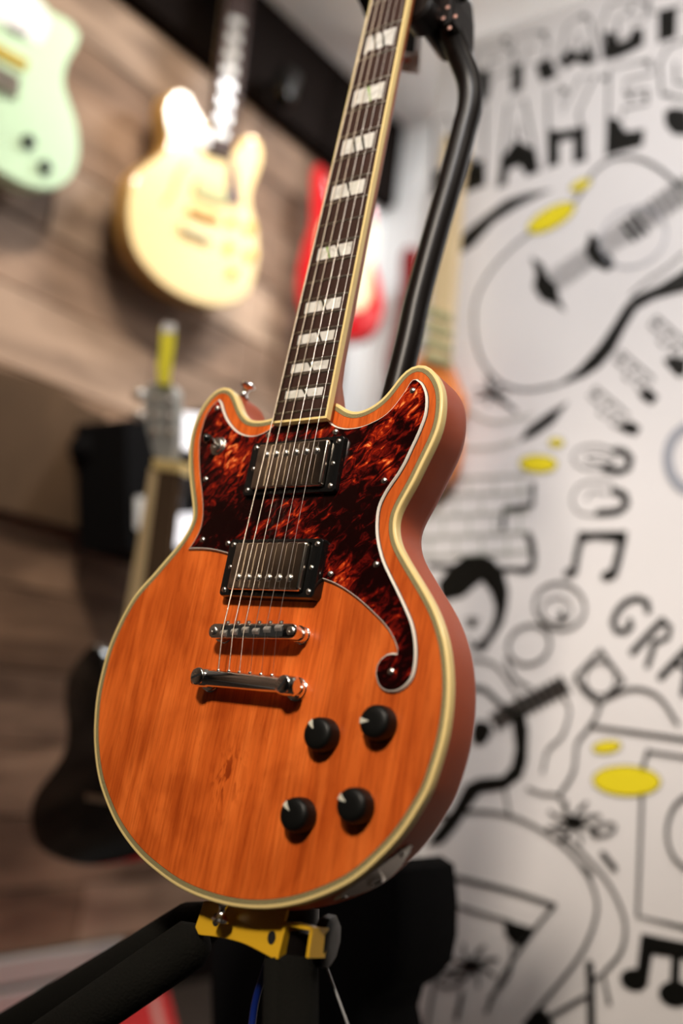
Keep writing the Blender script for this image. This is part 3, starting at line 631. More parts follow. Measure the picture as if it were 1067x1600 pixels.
for s in (-1, 1):
    for k in range(3):
        y = .69 + .036 * k
        pg_ = lathe_o('tuner', [(.0048, -.003), (.0048, -.001), (.003, .0), (.003, .006), (.0035, .007)], 'chrome', G, c=(s * .026, y, 0))
        bm = bmesh.new(); lathe(bm, [(.0015, 0), (.0015, .018), (.005, .02), (.006, .026), (.004, .031)], (s * .036, y, -.02), (s, 0, 0), 10); build('tuner_button', bm, 'chrome', pg_, True)
# strings
stx = lambda i, y: (-25.6 + 10.24 * i) + ((-17.8 + 7.12 * i) - (-25.6 + 10.24 * i)) * y / SC
for i in range(6):
    r = (.56, .44, .33, .22, .18, .15)[i]; m_ = 'bronze' if i < 3 else 'steel'
    y0 = (-4, -3, -1.5, -2.5, -1.2, 0)[i]
    sw = lambda y: 5.9 + (17.4 - 5.9) * (SC - y) / SC
    pts = [(stx(i, -39) * mm, -33 * mm, 12.5 * mm), (stx(i, y0) * mm, (y0 - 1) * mm, sw(y0) * mm), (stx(i, y0) * mm, (y0 + 1) * mm, sw(y0) * mm), (stx(i, SC) * mm, SC * mm, 5.9 * mm), ((-.0205 + .0082 * i), .69 if i in (0, 5) else .72, .003)]
    tube_o('string', pts, r * mm, m_, G, 8)

# pickups
def pickup(yc, base, rt, ct, pol, tall):
    # ring
    hx, hy = 45.6, 22.8
    bm = bmesh.new(); o_ = rrect(0, yc * mm, hx * mm, hy * mm, 3 * mm, 4); i_ = rrect(0, yc * mm, 35.6 * mm, 19.6 * mm, 1.5 * mm, 4)
    ex = .9 if tall else .5
    loops = []
    for pts, w in ((offset(o_, ex * mm), base), (o_, rt - .8), (offset(o_, -.3 * mm), rt - .2), (offset(o_, -.9 * mm), rt), (i_, rt), (i_, base)):
        loops.append([bm.verts.new((p.x, p.y, w * mm)) for p in pts])
    n = len(loops[0])
    for a, b in zip(loops, loops[1:]):
        for i in range(n): bm.faces.new((a[i], a[(i + 1) % n], b[(i + 1) % n], b[i]))
    pk = build('pickup', bm, 'black', G, True, angle=30)
    # cover
    cp = rrect(0, yc * mm, 34.8 * mm, 18.9 * mm, 2.4 * mm, 5); bm = bmesh.new()
    rings(bm, ccw(cp), [(-2.0 * mm, ct * mm), (-1.2 * mm, (ct - .15) * mm), (-.5 * mm, (ct - .7) * mm), (0, (ct - 1.8) * mm), (0, base * mm)], True, False)
    build('cover', bm, 'nickel', pk, True, angle=70)
    for i in range(6):
        o = link('pole_screw', scr_m, pk, Matrix.Translation(((-25 + 10 * i) * mm, (yc + pol) * mm, (ct - .1) * mm)) @ Matrix.Scale(1.4, 4)); 
    for sx in (-1, 1):
        for sy in (-1, 1): link('ring_screw', scr_m, pk, Matrix.Translation((sx * 40.9 * mm, (yc + sy * 18.2) * mm, rt * mm)) @ Matrix.Scale(1.0, 4))
        link('height_screw', scr_m, pk, Matrix.Translation((sx * 39.6 * mm, yc * mm, rt * mm)) @ Matrix.Scale(.85, 4))
    return pk
pickup(131.4, 2.4, 7.0, 12.0, 9.5, False)
pickup(48.5, 0.0, 9.0, 14.0, -9.5, True)

# bridge: posts, thumbwheels, bar, saddles
BL, BR = Vector((-36.9, -3.6)), Vector((36.9, -0.6))
bd = (BR - BL).normalized(); bang = math.atan2(bd.y, bd.x)
MB = Matrix.Translation((0, -2.1 * mm, 0)) @ Matrix.Rotation(bang, 4, 'Z')
half = []
for sx, a0 in ((1, -90), (-1, 90)):
    for k in range(9):
        a = math.radians(a0 + 180 * k / 8); half.append(Vector((sx * 36.5 * mm + 5.6 * mm * math.cos(a), 5.6 * mm * math.sin(a))))
bm = bmesh.new(); rings(bm, ccw(half), [(-.9 * mm, 15.2 * mm), (-.2 * mm, 14.9 * mm), (0, 14.2 * mm), (0, 8.6 * mm), (-.8 * mm, 8 * mm)])
br = build('bridge', bm, 'chrome', G, True, M=MB, angle=40)
box('saddle_channel', (-29.5 * mm, -4.1 * mm, 14.4 * mm), (29.5 * mm, 4.1 * mm, 15.35 * mm), 'hole', br)
for s in (-1, 1):
    x = s * 36.9 * mm
    bs = lathe_o('bridge_post', [(6.6 * mm, 0), (6.6 * mm, 1.0 * mm), (5.9 * mm, 1.3 * mm), (5.9 * mm, 4.6 * mm), (6.4 * mm, 4.9 * mm), (6.4 * mm, 6.2 * mm), (3.0 * mm, 6.5 * mm), (3.0 * mm, 8.2 * mm)], 'chrome', br, c=(x, 0, 0))
    lathe_o('post_head', [(3.4 * mm, 14.8 * mm), (3.4 * mm, 15.8 * mm), (2.7 * mm, 16.3 * mm), (1.2 * mm, 16.35 * mm), (1.1 * mm, 15.7 * mm)], 'screwm', br, c=(x, 0, 0))
for i in range(6):
    x = (-25.6 + 10.24 * i) * mm; oy = ((-4, -3, -1.5, -2.5, -1.2, 0)[i] + 2.1) * mm
    bm = bmesh.new()
    quadstrip(bm, [[(x + sx * 3.0 * mm, oy + yy * mm, zz * mm) for yy, zz in ((-2.4, 14.6), (-2.4, 15.6), (-.5, 17.0), (.5, 17.0), (2.4, 15.6), (2.4, 14.6))] for sx in (-1, 1)])
    sd = build('saddle', bm, 'platem', br)
    bm = bmesh.new(); lathe(bm, [(1.0 * mm, 0), (1.0 * mm, 11.2 * mm), (2.0 * mm, 11.3 * mm), (2.0 * mm, 13.0 * mm), (1.2 * mm, 13.6 * mm)], (x, -5.6 * mm, 13.0 * mm), (0, 1, 0), 10); build('saddle_screw', bm, 'screwm', br, True, angle=40)
# tailpiece
tpx = [(-49, 5.6), (-47.5, 7.0), (-41, 7.4), (-35, 7.0), (-34, 6.4), (-33.6, 6.2), (33.6, 6.2), (34, 6.4), (35, 7.0), (41, 7.4), (47.5, 7.0), (49, 5.6)]
bm = bmesh.new(); secs = []
for x, r in tpx:
    yy = -39.0
    secs.append([(x * mm, (yy + r * math.cos(a)) * mm, (11.8 + (r * .86 if math.sin(a) > 0 else r * .7) * math.sin(a)) * mm) for a in [2 * math.pi * k / 20 for k in range(20)]])
quadstrip(bm, secs); tl = build('tailpiece', bm, 'chrome', G, True, angle=35)
for s in (-1, 1):
    x = s * 41 * mm
    lathe_o('stud', [(8.6 * mm, 0), (8.6 * mm, 1.2 * mm), (7.9 * mm, 1.6 * mm), (7.9 * mm, 4.2 * mm), (5 * mm, 4.6 * mm), (5 * mm, 7 * mm)], 'chrome', tl, c=(x, -39.4 * mm, 0))
    hd_ = lathe_o('stud_head', [(6.4 * mm, 16.4 * mm), (6.6 * mm, 17.6 * mm), (6.0 * mm, 18.4 * mm), (5.2 * mm, 18.7 * mm)], 'chrome', tl, c=(x, -39.0 * mm, 0))
    bm = bmesh.new(); addbox(bm, (-5 * mm, -.8 * mm, 18.4 * mm), (5 * mm, .8 * mm, 18.82 * mm)); build('stud_slot', bm, 'hole', tl, M=Matrix.Translation((x, -39 * mm, 0)) @ Matrix.Rotation(.7 + s * .3, 4, 'Z'))
for i in range(6):
    bm = bmesh.new(); lathe(bm, [(1.6 * mm, 0), (1.6 * mm, 1.4 * mm), (1.1 * mm, 1.8 * mm)], ((-25.6 + 10.24 * i) * mm, -33.6 * mm, 12.6 * mm), (0, 1, 0), 10); build('string_ball', bm, 'chrome', tl, True)

# knobs
for (x, y), (mu, mv) in zip(((72.5, -69.1), (116.2, -56.8), (65.1, -123.3), (109.1, -111.1)), (((483, 1122), (488.5, 1140)), ((560, 1125), (577, 1124)), ((443, 1251), (451, 1269)), ((526, 1240), (539, 1256)))):
    c = (x * mm, y * mm, 0)
    kb = lathe_o('control_knob', [(11.9 * mm, .6 * mm), (12.2 * mm, 1.4 * mm), (12.0 * mm, 5 * mm), (11.5 * mm, 8.4 * mm), (11.2 * mm, 10 * mm), (10.3 * mm, 11.6 * mm), (8.6 * mm, 12.4 * mm), (5 * mm, 12.75 * mm), (0.01 * mm, 12.8 * mm)], 'knob', G, c=c, n=40)
    a = P(*mu, 12) - Vector((x, y)) * mm; t = P(*mv, 12) - Vector((x, y)) * mm
    d = a.normalized(); nn = Vector((-d.y, d.x)); 
    l0 = max(2.6 * mm, t.length); kp = [(12.2, 1.4), (12.0, 5), (11.5, 8.4), (11.2, 10), (10.3, 11.6), (8.6, 12.4), (5, 12.75), (0, 12.8)]
    bm = bmesh.new(); rows = []
    for r_, z_, hw_ in ((11.9, 7.4, 1.9), (11.45, 10.0, 2.0), (10.5, 11.7, 2.0), (8.7, 12.5, 1.9), (6.6, 12.72, 1.5), (l0 / mm, 12.92, .35)):
        b_ = Vector((x, y)) * mm + d * r_ * mm; off = .5 if r_ < 7 and r_ > 6 else 0
        rows.append([bm.verts.new((b_.x + nn.x * k * mm, b_.y + nn.y * k * mm, (z_ + .06) * mm)) for k in (-hw_ + off, hw_ - off * .2)])
    for a_, b_ in zip(rows, rows[1:]): bm.faces.new((a_[0], a_[1], b_[1], b_[0]))
    build('pointer_mark', bm, 'mark', kb)
    lathe_o('shaft', [(3 * mm, 0), (3 * mm, .8 * mm)], 'chrome', kb, c=c, n=12)
# toggle switch
q = P(341, 697, 3)
tg = lathe_o('toggle_switch', [(8.2 * mm, 2.4 * mm), (8.2 * mm, 3.1 * mm), (7.6 * mm, 3.4 * mm), (6.4 * mm, 3.4 * mm), (6.4 * mm, 5.6 * mm), (5.4 * mm, 6.2 * mm), (2.6 * mm, 6.2 * mm), (2.4 * mm, 5.2 * mm)], 'screwm', G, c=(q.x, q.y, 0), n=28)
ax = Vector((-.02, .10, 1)).normalized()
lathe_o('switch_lever', [(1.5 * mm, 0), (1.5 * mm, 8 * mm)], 'chrome', tg, c=(q.x, q.y, 4 * mm), axis=ax, n=10)
lathe_o('switch_tip', [(2.0 * mm, 6 * mm), (3.4 * mm, 8.5 * mm), (4.0 * mm, 12 * mm), (3.6 * mm, 14.5 * mm), (2.2 * mm, 16.3 * mm), (.1 * mm, 16.9 * mm)], 'black', tg, c=(q.x, q.y, 4 * mm), axis=ax, n=18)
# strap buttons
sbp = [(5.5, 0), (4.6, 1.2), (3.0, 3.2), (2.8, 6.5), (4.2, 9), (6.6, 10.5), (7.0, 12), (5.8, 13.2), (2.5, 13.8)]
q = P(349, 1419, -11); bx = q.x
yb = min(p.y for p in out if abs(p.x - bx) < .006) - .0058
lathe_o('strap_button', [(r * mm, h * mm) for r, h in sbp], 'chrome', G, c=(bx, yb + .0003, -11 * mm), axis=(0, -1, 0), n=20)
# upper strap button on the inner flank of the bass horn
q = P(381, 622, -20)
near = min((p for p in offset(out, 5.8 * mm) if p.y > .15 and p.x < -.03), key=lambda p: (p - q).length)
lathe_o('strap_button', [(r * mm, h * mm) for r, h in sbp], 'chrome', G, c=(near.x + .0005, near.y - .0005, -19 * mm), axis=(.25, 1, 0), n=20)
# jack plate wrapped on the rim
ro = offset(out, 5.8 * mm)
def scrp(p, w):
    d = C2W.transposed() @ (GM @ Vector((p.x, p.y, w)) - CAM); return Vector((533.5 + FPX * d.x / -d.z, 800 - FPX * d.y / -d.z))
ic = min(range(len(ro)), key=lambda i: (scrp(ro[i], -.019) - Vector((588, 1379))).length)
def arc(s):
    i = ic; acc = 0; st = 1 if s > 0 else -1
    while acc < abs(s):
        j = (i + st) % len(ro); acc += (ro[j] - ro[i]).length; i = j
    return i
bm = bmesh.new(); LW = []
for k in range(-13, 14):
    s = k / 13; i = arc(s * .033) if k else ic; p = ro[i]; t = (ro[(i + 1) % len(ro)] - ro[i - 1]).normalized(); nn = Vector((t.y, -t.x))
    hh = 13.5 * mm * (1 - abs(s) ** 1.8) + .6 * mm; q = p + nn * 1.1 * mm; r0 = p
    LW.append([bm.verts.new((r0.x, r0.y, -.0195 + hh)), bm.verts.new((q.x, q.y, -.0195 + hh - .0006)), bm.verts.new((q.x, q.y, -.0195 - hh + .0006)), bm.verts.new((r0.x, r0.y, -.0195 - hh))])
for a, b in zip(LW, LW[1:]):
    for j in range(3): bm.faces.new((a[j], a[j + 1], b[j + 1], b[j]))
jp = build('jack_plate', bm, 'platem', G, True, angle=35)
p = ro[ic]; t = (ro[(ic + 1) % len(ro)] - ro[ic - 1]).normalized(); nn = Vector((t.y, -t.x, 0))
lathe_o('jack_nut', [(6.2 * mm, 1.1 * mm), (6.2 * mm, 3.4 * mm), (5.4 * mm, 3.9 * mm), (3.4 * mm, 3.9 * mm), (3.2 * mm, 2.6 * mm)], 'chrome', jp, c=(p.x, p.y, -.0195), axis=nn, n=6)
lathe_o('jack_socket', [(3.3 * mm, 1.3 * mm), (3.3 * mm, 3.2 * mm), (.1 * mm, 3.2 * mm)], 'hole', jp, c=(p.x, p.y, -.0195), axis=nn, n=18)
for s in (-.024, .024):
    i = arc(s); p = ro[i]; t = (ro[(i + 1) % len(ro)] - ro[i - 1]).normalized(); nn = Vector((t.y, -t.x, 0))
    lathe_o('plate_screw', [(2.6 * mm, 1.0 * mm), (2.2 * mm, 1.8 * mm), (.1 * mm, 2.2 * mm)], 'chrome', jp, c=(p.x, p.y, -.0195), axis=nn, n=14)

# ================================================================== STAND
ST = empty('guitar_stand', GM.copy(), 'black tubular guitar stand with foam sleeves and a yellow bracket under the orange guitar', 'stand')
def Q(u, v, w): p = P(u, v, w); return Vector((p.x, p.y, w * mm))
up_ = [Q(700, 40, -46), Q(716, 82, -62), Q(732, 125, -76), Q(734, 165, -82), Q(722, 215, -84), Q(702, 290, -84), Q(676, 380, -84), Q(652, 470, -84), Q(632, 560, -84), Q(560, 850, -84), Q(500, 1150, -84), Q(466, 1420, -84)]
tube_o('upright_tube', spline3(up_, 8), .0118, 'tube', ST, 20)
# neck yoke
yk = slab('neck_yoke', spline([P(*q, -50) for q in ((640, -40), (690, -45), (716, -30), (722, 10), (721, 52), (706, 62), (696, 50), (680, 68), (664, 60), (652, 30))], .004, corners=(0, 1, 3, 4)), -.075, -.032, 'tube', ST, .004)
lathe_o('yoke_pivot', [(17 * mm, 0), (17 * mm, 20 * mm), (14 * mm, 23 * mm), (4 * mm, 23 * mm)], 'tube', ST, c=(*P(668, 34, -34), -34 * mm), axis=(0, 0, 1), n=24)
for u, v in ((699, 11), (692, 28), (711, 25), (702, 43)):
    q = P(u, v, -31); lathe_o('yoke_screw', [(1.9 * mm, 0), (1.9 * mm, 1.2 * mm), (.6 * mm, 1.5 * mm)], 'copper', yk, c=(q.x, q.y, -32.2 * mm), n=10)
yy = P(668, 20, -30).y
for s in (-1, 1):
    tube_o('yoke_arm', spline3([(.030, yy + .02, -.045), (s * .045, yy + .03, -.045), (s * .050, yy + .035, -.02), (s * .043, yy + .035, .012)], 6), .007, 'foam', ST, 12)
# yellow bracket
pl = [P(*q, -20) for q in ((318, 1408), (304.5, 1448.7), (309.5, 1460), (330, 1463), (349, 1466), (366, 1470), (384, 1476), (404, 1486), (425, 1497.5), (432, 1495), (444, 1440), (452, 1408))]
yk2 = slab('yellow_bracket', spline(pl, .003, corners=(0, 1, 8, 9, 10, 11)), -.0225, -.020, 'yellow', ST, .0006)
bm = bmesh.new()
A, B, C_, D = P(444, 1440, -18), P(489, 1449, -18), P(482, 1497, -18), P(430, 1497, -18)
t_ = .0022
def wallbox(a, b, th, w0, w1):
    d = (b - a).normalized(); nn = Vector((-d.y, d.x)) * th
    rings(bm, ccw([a, b, b + nn, a + nn]), [(0, w1), (0, w0)])
wallbox(D, A, -t_, -.037, -.018); wallbox(A, B, -t_, -.037, -.018); wallbox(B, C_, -t_, -.037, -.018)
build('bracket_channel', bm, 'yellow', yk2)
for u, v in ((338, 1437), (424.5, 1465)):
    q = P(u, v, -20); slab('bolt_hole', circ(q.x, q.y, 3.4 * mm, 18, 4.4 * mm), -.021, -.0197, 'hole', yk2)
ccen = (A + B) / 2
cx_, cy_ = ccen.x, ccen.y
tube_o('foam_shaft', [Q(457, 1488, -38), Q(455, 1500, -38), Q(452, 1760, -30)], [.012, .0188, .0188], 'foam', ST, 24)
tube_o('inner_post', [Q(466, 1452, -36), Q(458, 1500, -38)], .012, 'tube', ST, 20)
tube_o('lower_post', [Q(466, 1420, -84), Q(462, 1560, -84), (cx_, cy_ - .35, -.06)], .016, 'tube', ST, 20)
# clamp knob
q = P(498, 1469, -42)
kb = lathe_o('clamp_knob', [(7 * mm, 0), (9 * mm, 3 * mm), (16 * mm, 4 * mm), (17.5 * mm, 6 * mm), (17.5 * mm, 12 * mm), (15 * mm, 14 * mm), (6 * mm, 14.5 * mm)], 'knob', ST, c=(q.x - .006, q.y, -.045), axis=(1, 0, -.25), n=9)
# foam arm going down to the left, towards the viewer
tube_o('foam_arm', [Q(322, 1466, -34), Q(300, 1474, -30), Q(120, 1598, 0), Q(-40, 1710, 22)], [.010, .0175, .0175, .0175], 'foam', ST, 24)
tube_o('rear_arm', [Q(345, 1432, -95), Q(300, 1450, -100), Q(200, 1510, -110), Q(0, 1625, -125)], [.012, .021, .021, .021], 'foam', ST, 20)
# splayed legs to the floor
Gi = GM.inverted()
ctr = GM @ Vector((cx_, cy_ - .33, -.06))
for a in (100, 215, 330):
    f = Gi @ Vector((ctr.x + .34 * math.cos(math.radians(a)), ctr.y + .34 * math.sin(math.radians(a)), .012)); tube_o('leg', [Gi @ ctr, f], .011, 'tube', ST, 12)
tube_o('blue_lit_edge', spline3([Q(425, 1478, -60), Q(412, 1520, -62), Q(398, 1570, -66), Q(390, 1640, -66)], 5), .0028, 'blue', ST, 8)  # thin blue strand made up for the blue light along a tube edge
tube_o('brace_wire', [Q(511, 1512, -70), Q(552, 1624, -70)], .0009, 'greywire', ST, 6)

# price tag hanging from the headstock end
MT = frame(X, Z, -Y, GM @ Vector((0, .57, -.09)))
tgt = empty('price_tag', MT, 'small white swing tag with black block and red print behind the guitar neck', 'tag')
slab('card', [meet(MT, *q) for q in ((622, 40), (659, 42), (654, 116), (616, 110))], -.0006, .0006, 'card', tgt)
slab('black_block', [meet(MT, *q) for q in ((622, 44), (652, 46), (648, 84), (618, 80))], .0006, .0009, 'hole', tgt)
slab('red_print', [meet(MT, *q) for q in ((624, 91), (641, 92), (640, 98), (624, 97))], .0006, .0009, 'redprint', tgt)
a = meet(MT, 640, 42); tube_o('tag_string', [(a.x, a.y, 0), (a.x - .005, a.y + .09, .01)], .0006, 'greywire', tgt, 6)

# ================================================================== BACKGROUND INSTRUMENTS
def shp(M, px, w=0, st=.012, corners=(), sp=True):
    p = [meet(M, u, v, w) for u, v in px]; return spline(p, st, corners=corners) if sp else p
def hanger(parent, M, u, v, depth):
    q = meet(M, u, v); return tube_o('wall_hanger', [(q.x, q.y, -depth), (q.x, q.y, -.02)], .008, 'blk', parent, 10)

# --- blond semi-hollow on the plank wall
My = frame(Y, Z, X, (WX + .115, 0, 0))
yg = empty('semi_hollow_guitar', My, 'pale yellow semi-hollow guitar hanging on the plank wall, brightly lit', 'guitar')
oy_ = shp(My, [(320, 190), (311, 179), (302, 165), (297, 151), (285.4, 141.7), (271.4, 145.2), (262, 160.5), (260.8, 184), (265, 209.7), (263, 230), (245.6, 247), (222, 263.5), (208, 284.6), (202, 317), (202, 352.6), (210, 387.7), (226.9, 415.8), (255, 444), (285.4, 462.7), (320.6, 475.6), (351, 476.8), (376.8, 467.4), (393, 446), (401, 415.8), (403, 387.7), (401, 364), (396, 340), (391, 318), (392, 298.7), (401, 275), (408.4, 247), (405, 223.7), (391, 214), (379, 221), (370, 236), (355, 232), (335, 208)])
slab('body', oy_, -.045, 0, ['blond'], yg, .004)
bm = bmesh.new(); rings(bm, ccw(oy_), [(.001, -.004), (.0012, -.046)], False, True); build('rim', bm, 'blondside', yg)
slab('fretboard', shp(My, [(327, 236), (362, 246), (392, -10), (357, -24)], .012, sp=False), .002, .016, 'rose', yg)
for k in range(9):
    t = k / 9; u = 345 + 30 * t; v = 215 - 225 * t; s = 1 - .15 * t
    if k < 8: slab('inlay', shp(My, [(u - 11 * s, v - 4), (u + 11 * s, v + 3), (u + 12 * s, v - 8), (u - 10 * s, v - 15)], .0165, sp=False), .0155, .017, 'pearl', yg)
slab('neck', shp(My, [(331, 238), (362, 246), (390, -10), (360, -20)], 0, sp=False), -.022, .002, 'maple', yg)
slab('headstock', shp(My, [(352, -20), (398, -6), (412, -90), (396, -110), (372, -118), (350, -100)], 0, sp=False), -.018, -.002, 'blk', yg)
slab('pickup', shp(My, [(312, 203), (361, 224), (357, 246), (309, 226)], .003, sp=False), 0, .010, 'card', yg, .001)
slab('pickup', shp(My, [(306, 280), (353, 298), (350, 322), (303, 304)], .003, sp=False), 0, .010, 'woven', yg, .001)
slab('bridge', shp(My, [(299, 322), (344, 338), (342, 348), (297, 332)], .01, sp=False), 0, .014, 'blondside', yg, .001)
slab('tailpiece', shp(My, [(288, 346), (337, 367), (334, 377), (286, 356)], .014, sp=False), .004, .016, 'parch', yg, .001)
slab('pickguard', shp(My, [(359, 240), (368, 262), (376, 322), (356, 318)], .004, sp=False), .004, .006, 'purple', yg)
slab('f_hole', shp(My, [(290, 252), (280, 262), (270, 282), (266, 300), (252, 318), (258, 322), (272, 302), (280, 282), (288, 264), (296, 256)], .0005, .01), 0, .0008, 'blondside', yg)
for u, v in ((366, 345), (392, 356), (362, 386), (393, 398), (366, 425)):
    q = meet(My, u, v, .01); lathe_o('control_knob', [(.012, 0), (.011, .010), (.010, .014), (.002, .015)], 'gold', yg, c=(q.x, q.y, 0))
hanger(yg, My, 376, -20, .10)

# --- mint guitar at the top left
Mg = frame(Y, Z, X, (WX + .115, 0, 0))
mg = empty('mint_guitar', Mg, 'pale mint green offset guitar cut off by the upper left corner', 'guitar')
og = shp(Mg, [(66, 0), (80, 16), (100, 26), (116, 38), (125, 52), (122, 72), (110, 92), (103, 112), (102, 132), (109, 156), (118, 180), (124, 210), (125, 240), (118, 268), (104, 286), (80, 296), (50, 293), (20, 280), (-10, 262), (-50, 232), (-90, 190), (-118, 145), (-128, 100), (-118, 62), (-104, 30), (-112, -12), (-130, -60), (-128, -100), (-104, -112), (-76, -92), (-50, -74), (-10, -60), (20, -60), (44, -36)])
slab('body', og, -.045, 0, 'mint', mg, .006)
slab('pickguard', shp(Mg, [(30, -40), (60, 0), (78, 30), (60, 70), (20, 40), (-40, 20), (-60, -40)], .003, .02), 0, .003, 'card', mg)
slab('pickup', shp(Mg, [(-20, 60), (44, 96), (40, 110), (-24, 76)], .006, sp=False), 0, .008, 'gold', mg, .001)
slab('pickup', shp(Mg, [(-30, 88), (32, 122), (28, 152), (-34, 118)], .01, sp=False), 0, .012, 'nickel', mg, .001)
slab('pickup', shp(Mg, [(14, 36), (42, 50), (40, 58), (12, 44)], .006, sp=False), 0, .008, 'greywire', mg, .001)
for u, v in ((47, 220), (73, 260)):
    q = meet(Mg, u, v, .01); lathe_o('control_knob', [(.013, 0), (.012, .012), (.009, .016), (.002, .017)], 'blk', mg, c=(q.x, q.y, 0))
slab('neck', shp(Mg, [(-36, -60), (12, -44), (60, -420), (24, -436)], .008, sp=False), -.014, .010, 'maple', mg)
hanger(mg, Mg, 44, -430, .10)

# --- red solid-body on the back wall
Mr = frame(Vector((.8, .6, 0)), Z, Vector((.6, -.8, 0)), (-1.56, 1.80, 0))
rg = empty('red_guitar', Mr, 'bright red solid-body guitar with parchment guard in the wall corner behind the fingerboard', 'guitar')
orr = shp(Mr, [(524, 330), (514, 300), (508, 268), (498, 255), (487, 266), (485, 300), (484, 345), (473, 385), (464, 425), (465, 470), (484, 505), (520, 525), (560, 528), (588, 512), (599, 480), (594, 440), (584, 405), (582, 370), (586, 335), (578, 318), (564, 326), (552, 342)])
slab('body', orr, -.045, 0, 'red', rg, .007, True)
slab('pickguard', shp(Mr, [(510, 340), (560, 345), (584, 350), (588, 380), (580, 420), (578, 470), (562, 486), (535, 470), (500, 440), (496, 390)], .003, .02), 0, .003, 'parch', rg)
slab('neck', shp(Mr, [(529, 350), (551, 352), (590, 60), (574, 58)], .006, sp=False), -.014, .008, 'maple', rg)
for k in range(3): slab('pickup', shp(Mr, [(512 - 3 * k, 372 + 26 * k), (550 - 3 * k, 376 + 26 * k), (549 - 3 * k, 386 + 26 * k), (511 - 3 * k, 382 + 26 * k)], .006, sp=False), 0, .007, 'card', rg)
hanger(rg, Mr, 583, 62, .09)
# --- cherry guitar further right
Mc = frame(X, Z, -Y, (0, BY - .10, 0))
cg = empty('cherry_guitar', Mc, 'dark cherry red guitar on the back wall, mostly hidden by the black stand tube', 'guitar')
oc = shp(Mc, [(638, 384), (626, 396), (624, 440), (622, 480), (614, 520), (603, 560), (606, 600), (630, 622), (666, 626), (700, 610), (714, 575), (716, 530), (710, 490), (716, 462), (712, 440), (700, 440), (690, 460), (672, 470), (660, 450), (656, 420), (652, 392)])
slab('body', oc, -.04, 0, 'dred', cg, .006, True)
slab('pickguard', shp(Mc, [(664, 480), (690, 480), (700, 520), (696, 560), (672, 548)], .003, .02), 0, .003, 'blk', cg)
slab('neck', shp(Mc, [(664, 470), (684, 471), (716, 220), (702, 219)], .006, sp=False), -.012, .008, 'rose', cg)
hanger(cg, Mc, 710, 224, .09)
# --- ukulele beside the mural edge
Mu = frame(X, Z, -Y, (0, MY - .06, 0))
uk = empty('ukulele', Mu, 'small orange ukulele with a pale neck hanging at the left edge of the mural', 'ukulele')
ou = shp(Mu, [(664, 545), (650, 560), (640, 590), (634, 620), (640, 650), (634, 690), (640, 730), (662, 752), (690, 746), (704, 715), (708, 680), (704, 655), (712, 640), (714, 615), (704, 592), (694, 565), (684, 548)])
slab('body', ou, -.035, 0, 'orange', uk, .005, True)
slab('neck', shp(Mu, [(668, 556), (700, 560), (722, 262), (692, 258)], .002, sp=False), -.012, .006, 'maple', uk, .002)
slab('headstock', shp(Mu, [(688, 262), (726, 266), (734, 218), (694, 212)], 0, sp=False), -.008, .004, 'maple', uk)
for k in range(4): slab('strap_band', shp(Mu, [(664, 478 + 24 * k), (704, 492 + 24 * k), (708, 504 + 24 * k), (662, 489 + 24 * k)], .008, sp=False), .0065, .009, 'woven', uk)
q = meet(Mu, 712, 225); tube_o('hanger_peg', [(q.x, q.y, -.0595), (q.x, q.y, .02)], .006, 'blk', uk, 10)

# --- black guitar on its stand at the left
Mb = frame(X, Z, -Y, (0, 1.0, 0))
bg = empty('black_guitar', Mb, 'glossy black double-horn guitar in shadow left of the orange guitar', 'guitar')
ob = shp(Mb, [(146, 1006), (128, 1020), (106, 1052), (99, 1090), (103, 1130), (100, 1170), (80, 1205), (55, 1238), (45, 1275), (55, 1318), (88, 1342), (135, 1353), (190, 1346), (240, 1325), (274, 1290), (286, 1250), (272, 1212), (246, 1180), (234, 1140), (240, 1100), (246, 1060), (236, 1020), (222, 1036), (214, 1070), (196, 1090), (176, 1080), (164, 1050), (158, 1018)])
slab('body', ob, -.035, 0, 'blk', bg, .005, True)
slab('tailpiece', shp(Mb, [(132, 1240), (170, 1246), (170, 1256), (132, 1250)], .012, sp=False), 0, .010, 'nickel', bg, .001)
slab('fretboard', shp(Mb, [(250, 735), (281, 738), (242, 1085), (206, 1083)], .006, sp=False), 0, .010, 'timber', bg)
bgm = bmesh.new()
slab('neck', shp(Mb, [(240, 732), (256, 736), (214, 1086), (180, 1080)], .0, sp=False), -.02, .009, 'maple', bg, .003)
slab('nut', shp(Mb, [(240, 716), (284, 722), (283, 740), (239, 734)], .01, sp=False), -.01, .012, 'cream', bg, .002)
slab('headstock', shp(Mb, [(246, 716), (268, 720), (274, 690), (275, 640), (272, 606), (254, 599), (230, 604), (226, 640), (236, 690)], 0, .01), -.014, .002, 'hdgrey', bg)
for u, v in ((243, 622), (241, 647), (241, 672), (264, 624), (264, 649), (264, 673)):
    q = meet(Mb, u, v, .006); lathe_o('tuner', [(.0065, 0), (.0065, .006), (.004, .010)], 'screwm', bg, c=(q.x, q.y, 0), n=14)
for u, v in ((216, 617), (214, 650)):
    q = meet(Mb, u, v, 0); lathe_o('tuner_button', [(.0095, -.004), (.0095, .004), (.006, .007)], 'screwm', bg, c=(q.x, q.y, 0), n=14)
q = meet(Mb, 262, 700)
tube_o('wall_arm', [(q.x, q.y, -.02), (q.x, q.y, -.06), (WX + .21, q.y - .02, -.35)], .008, 'blk', bg, 10)
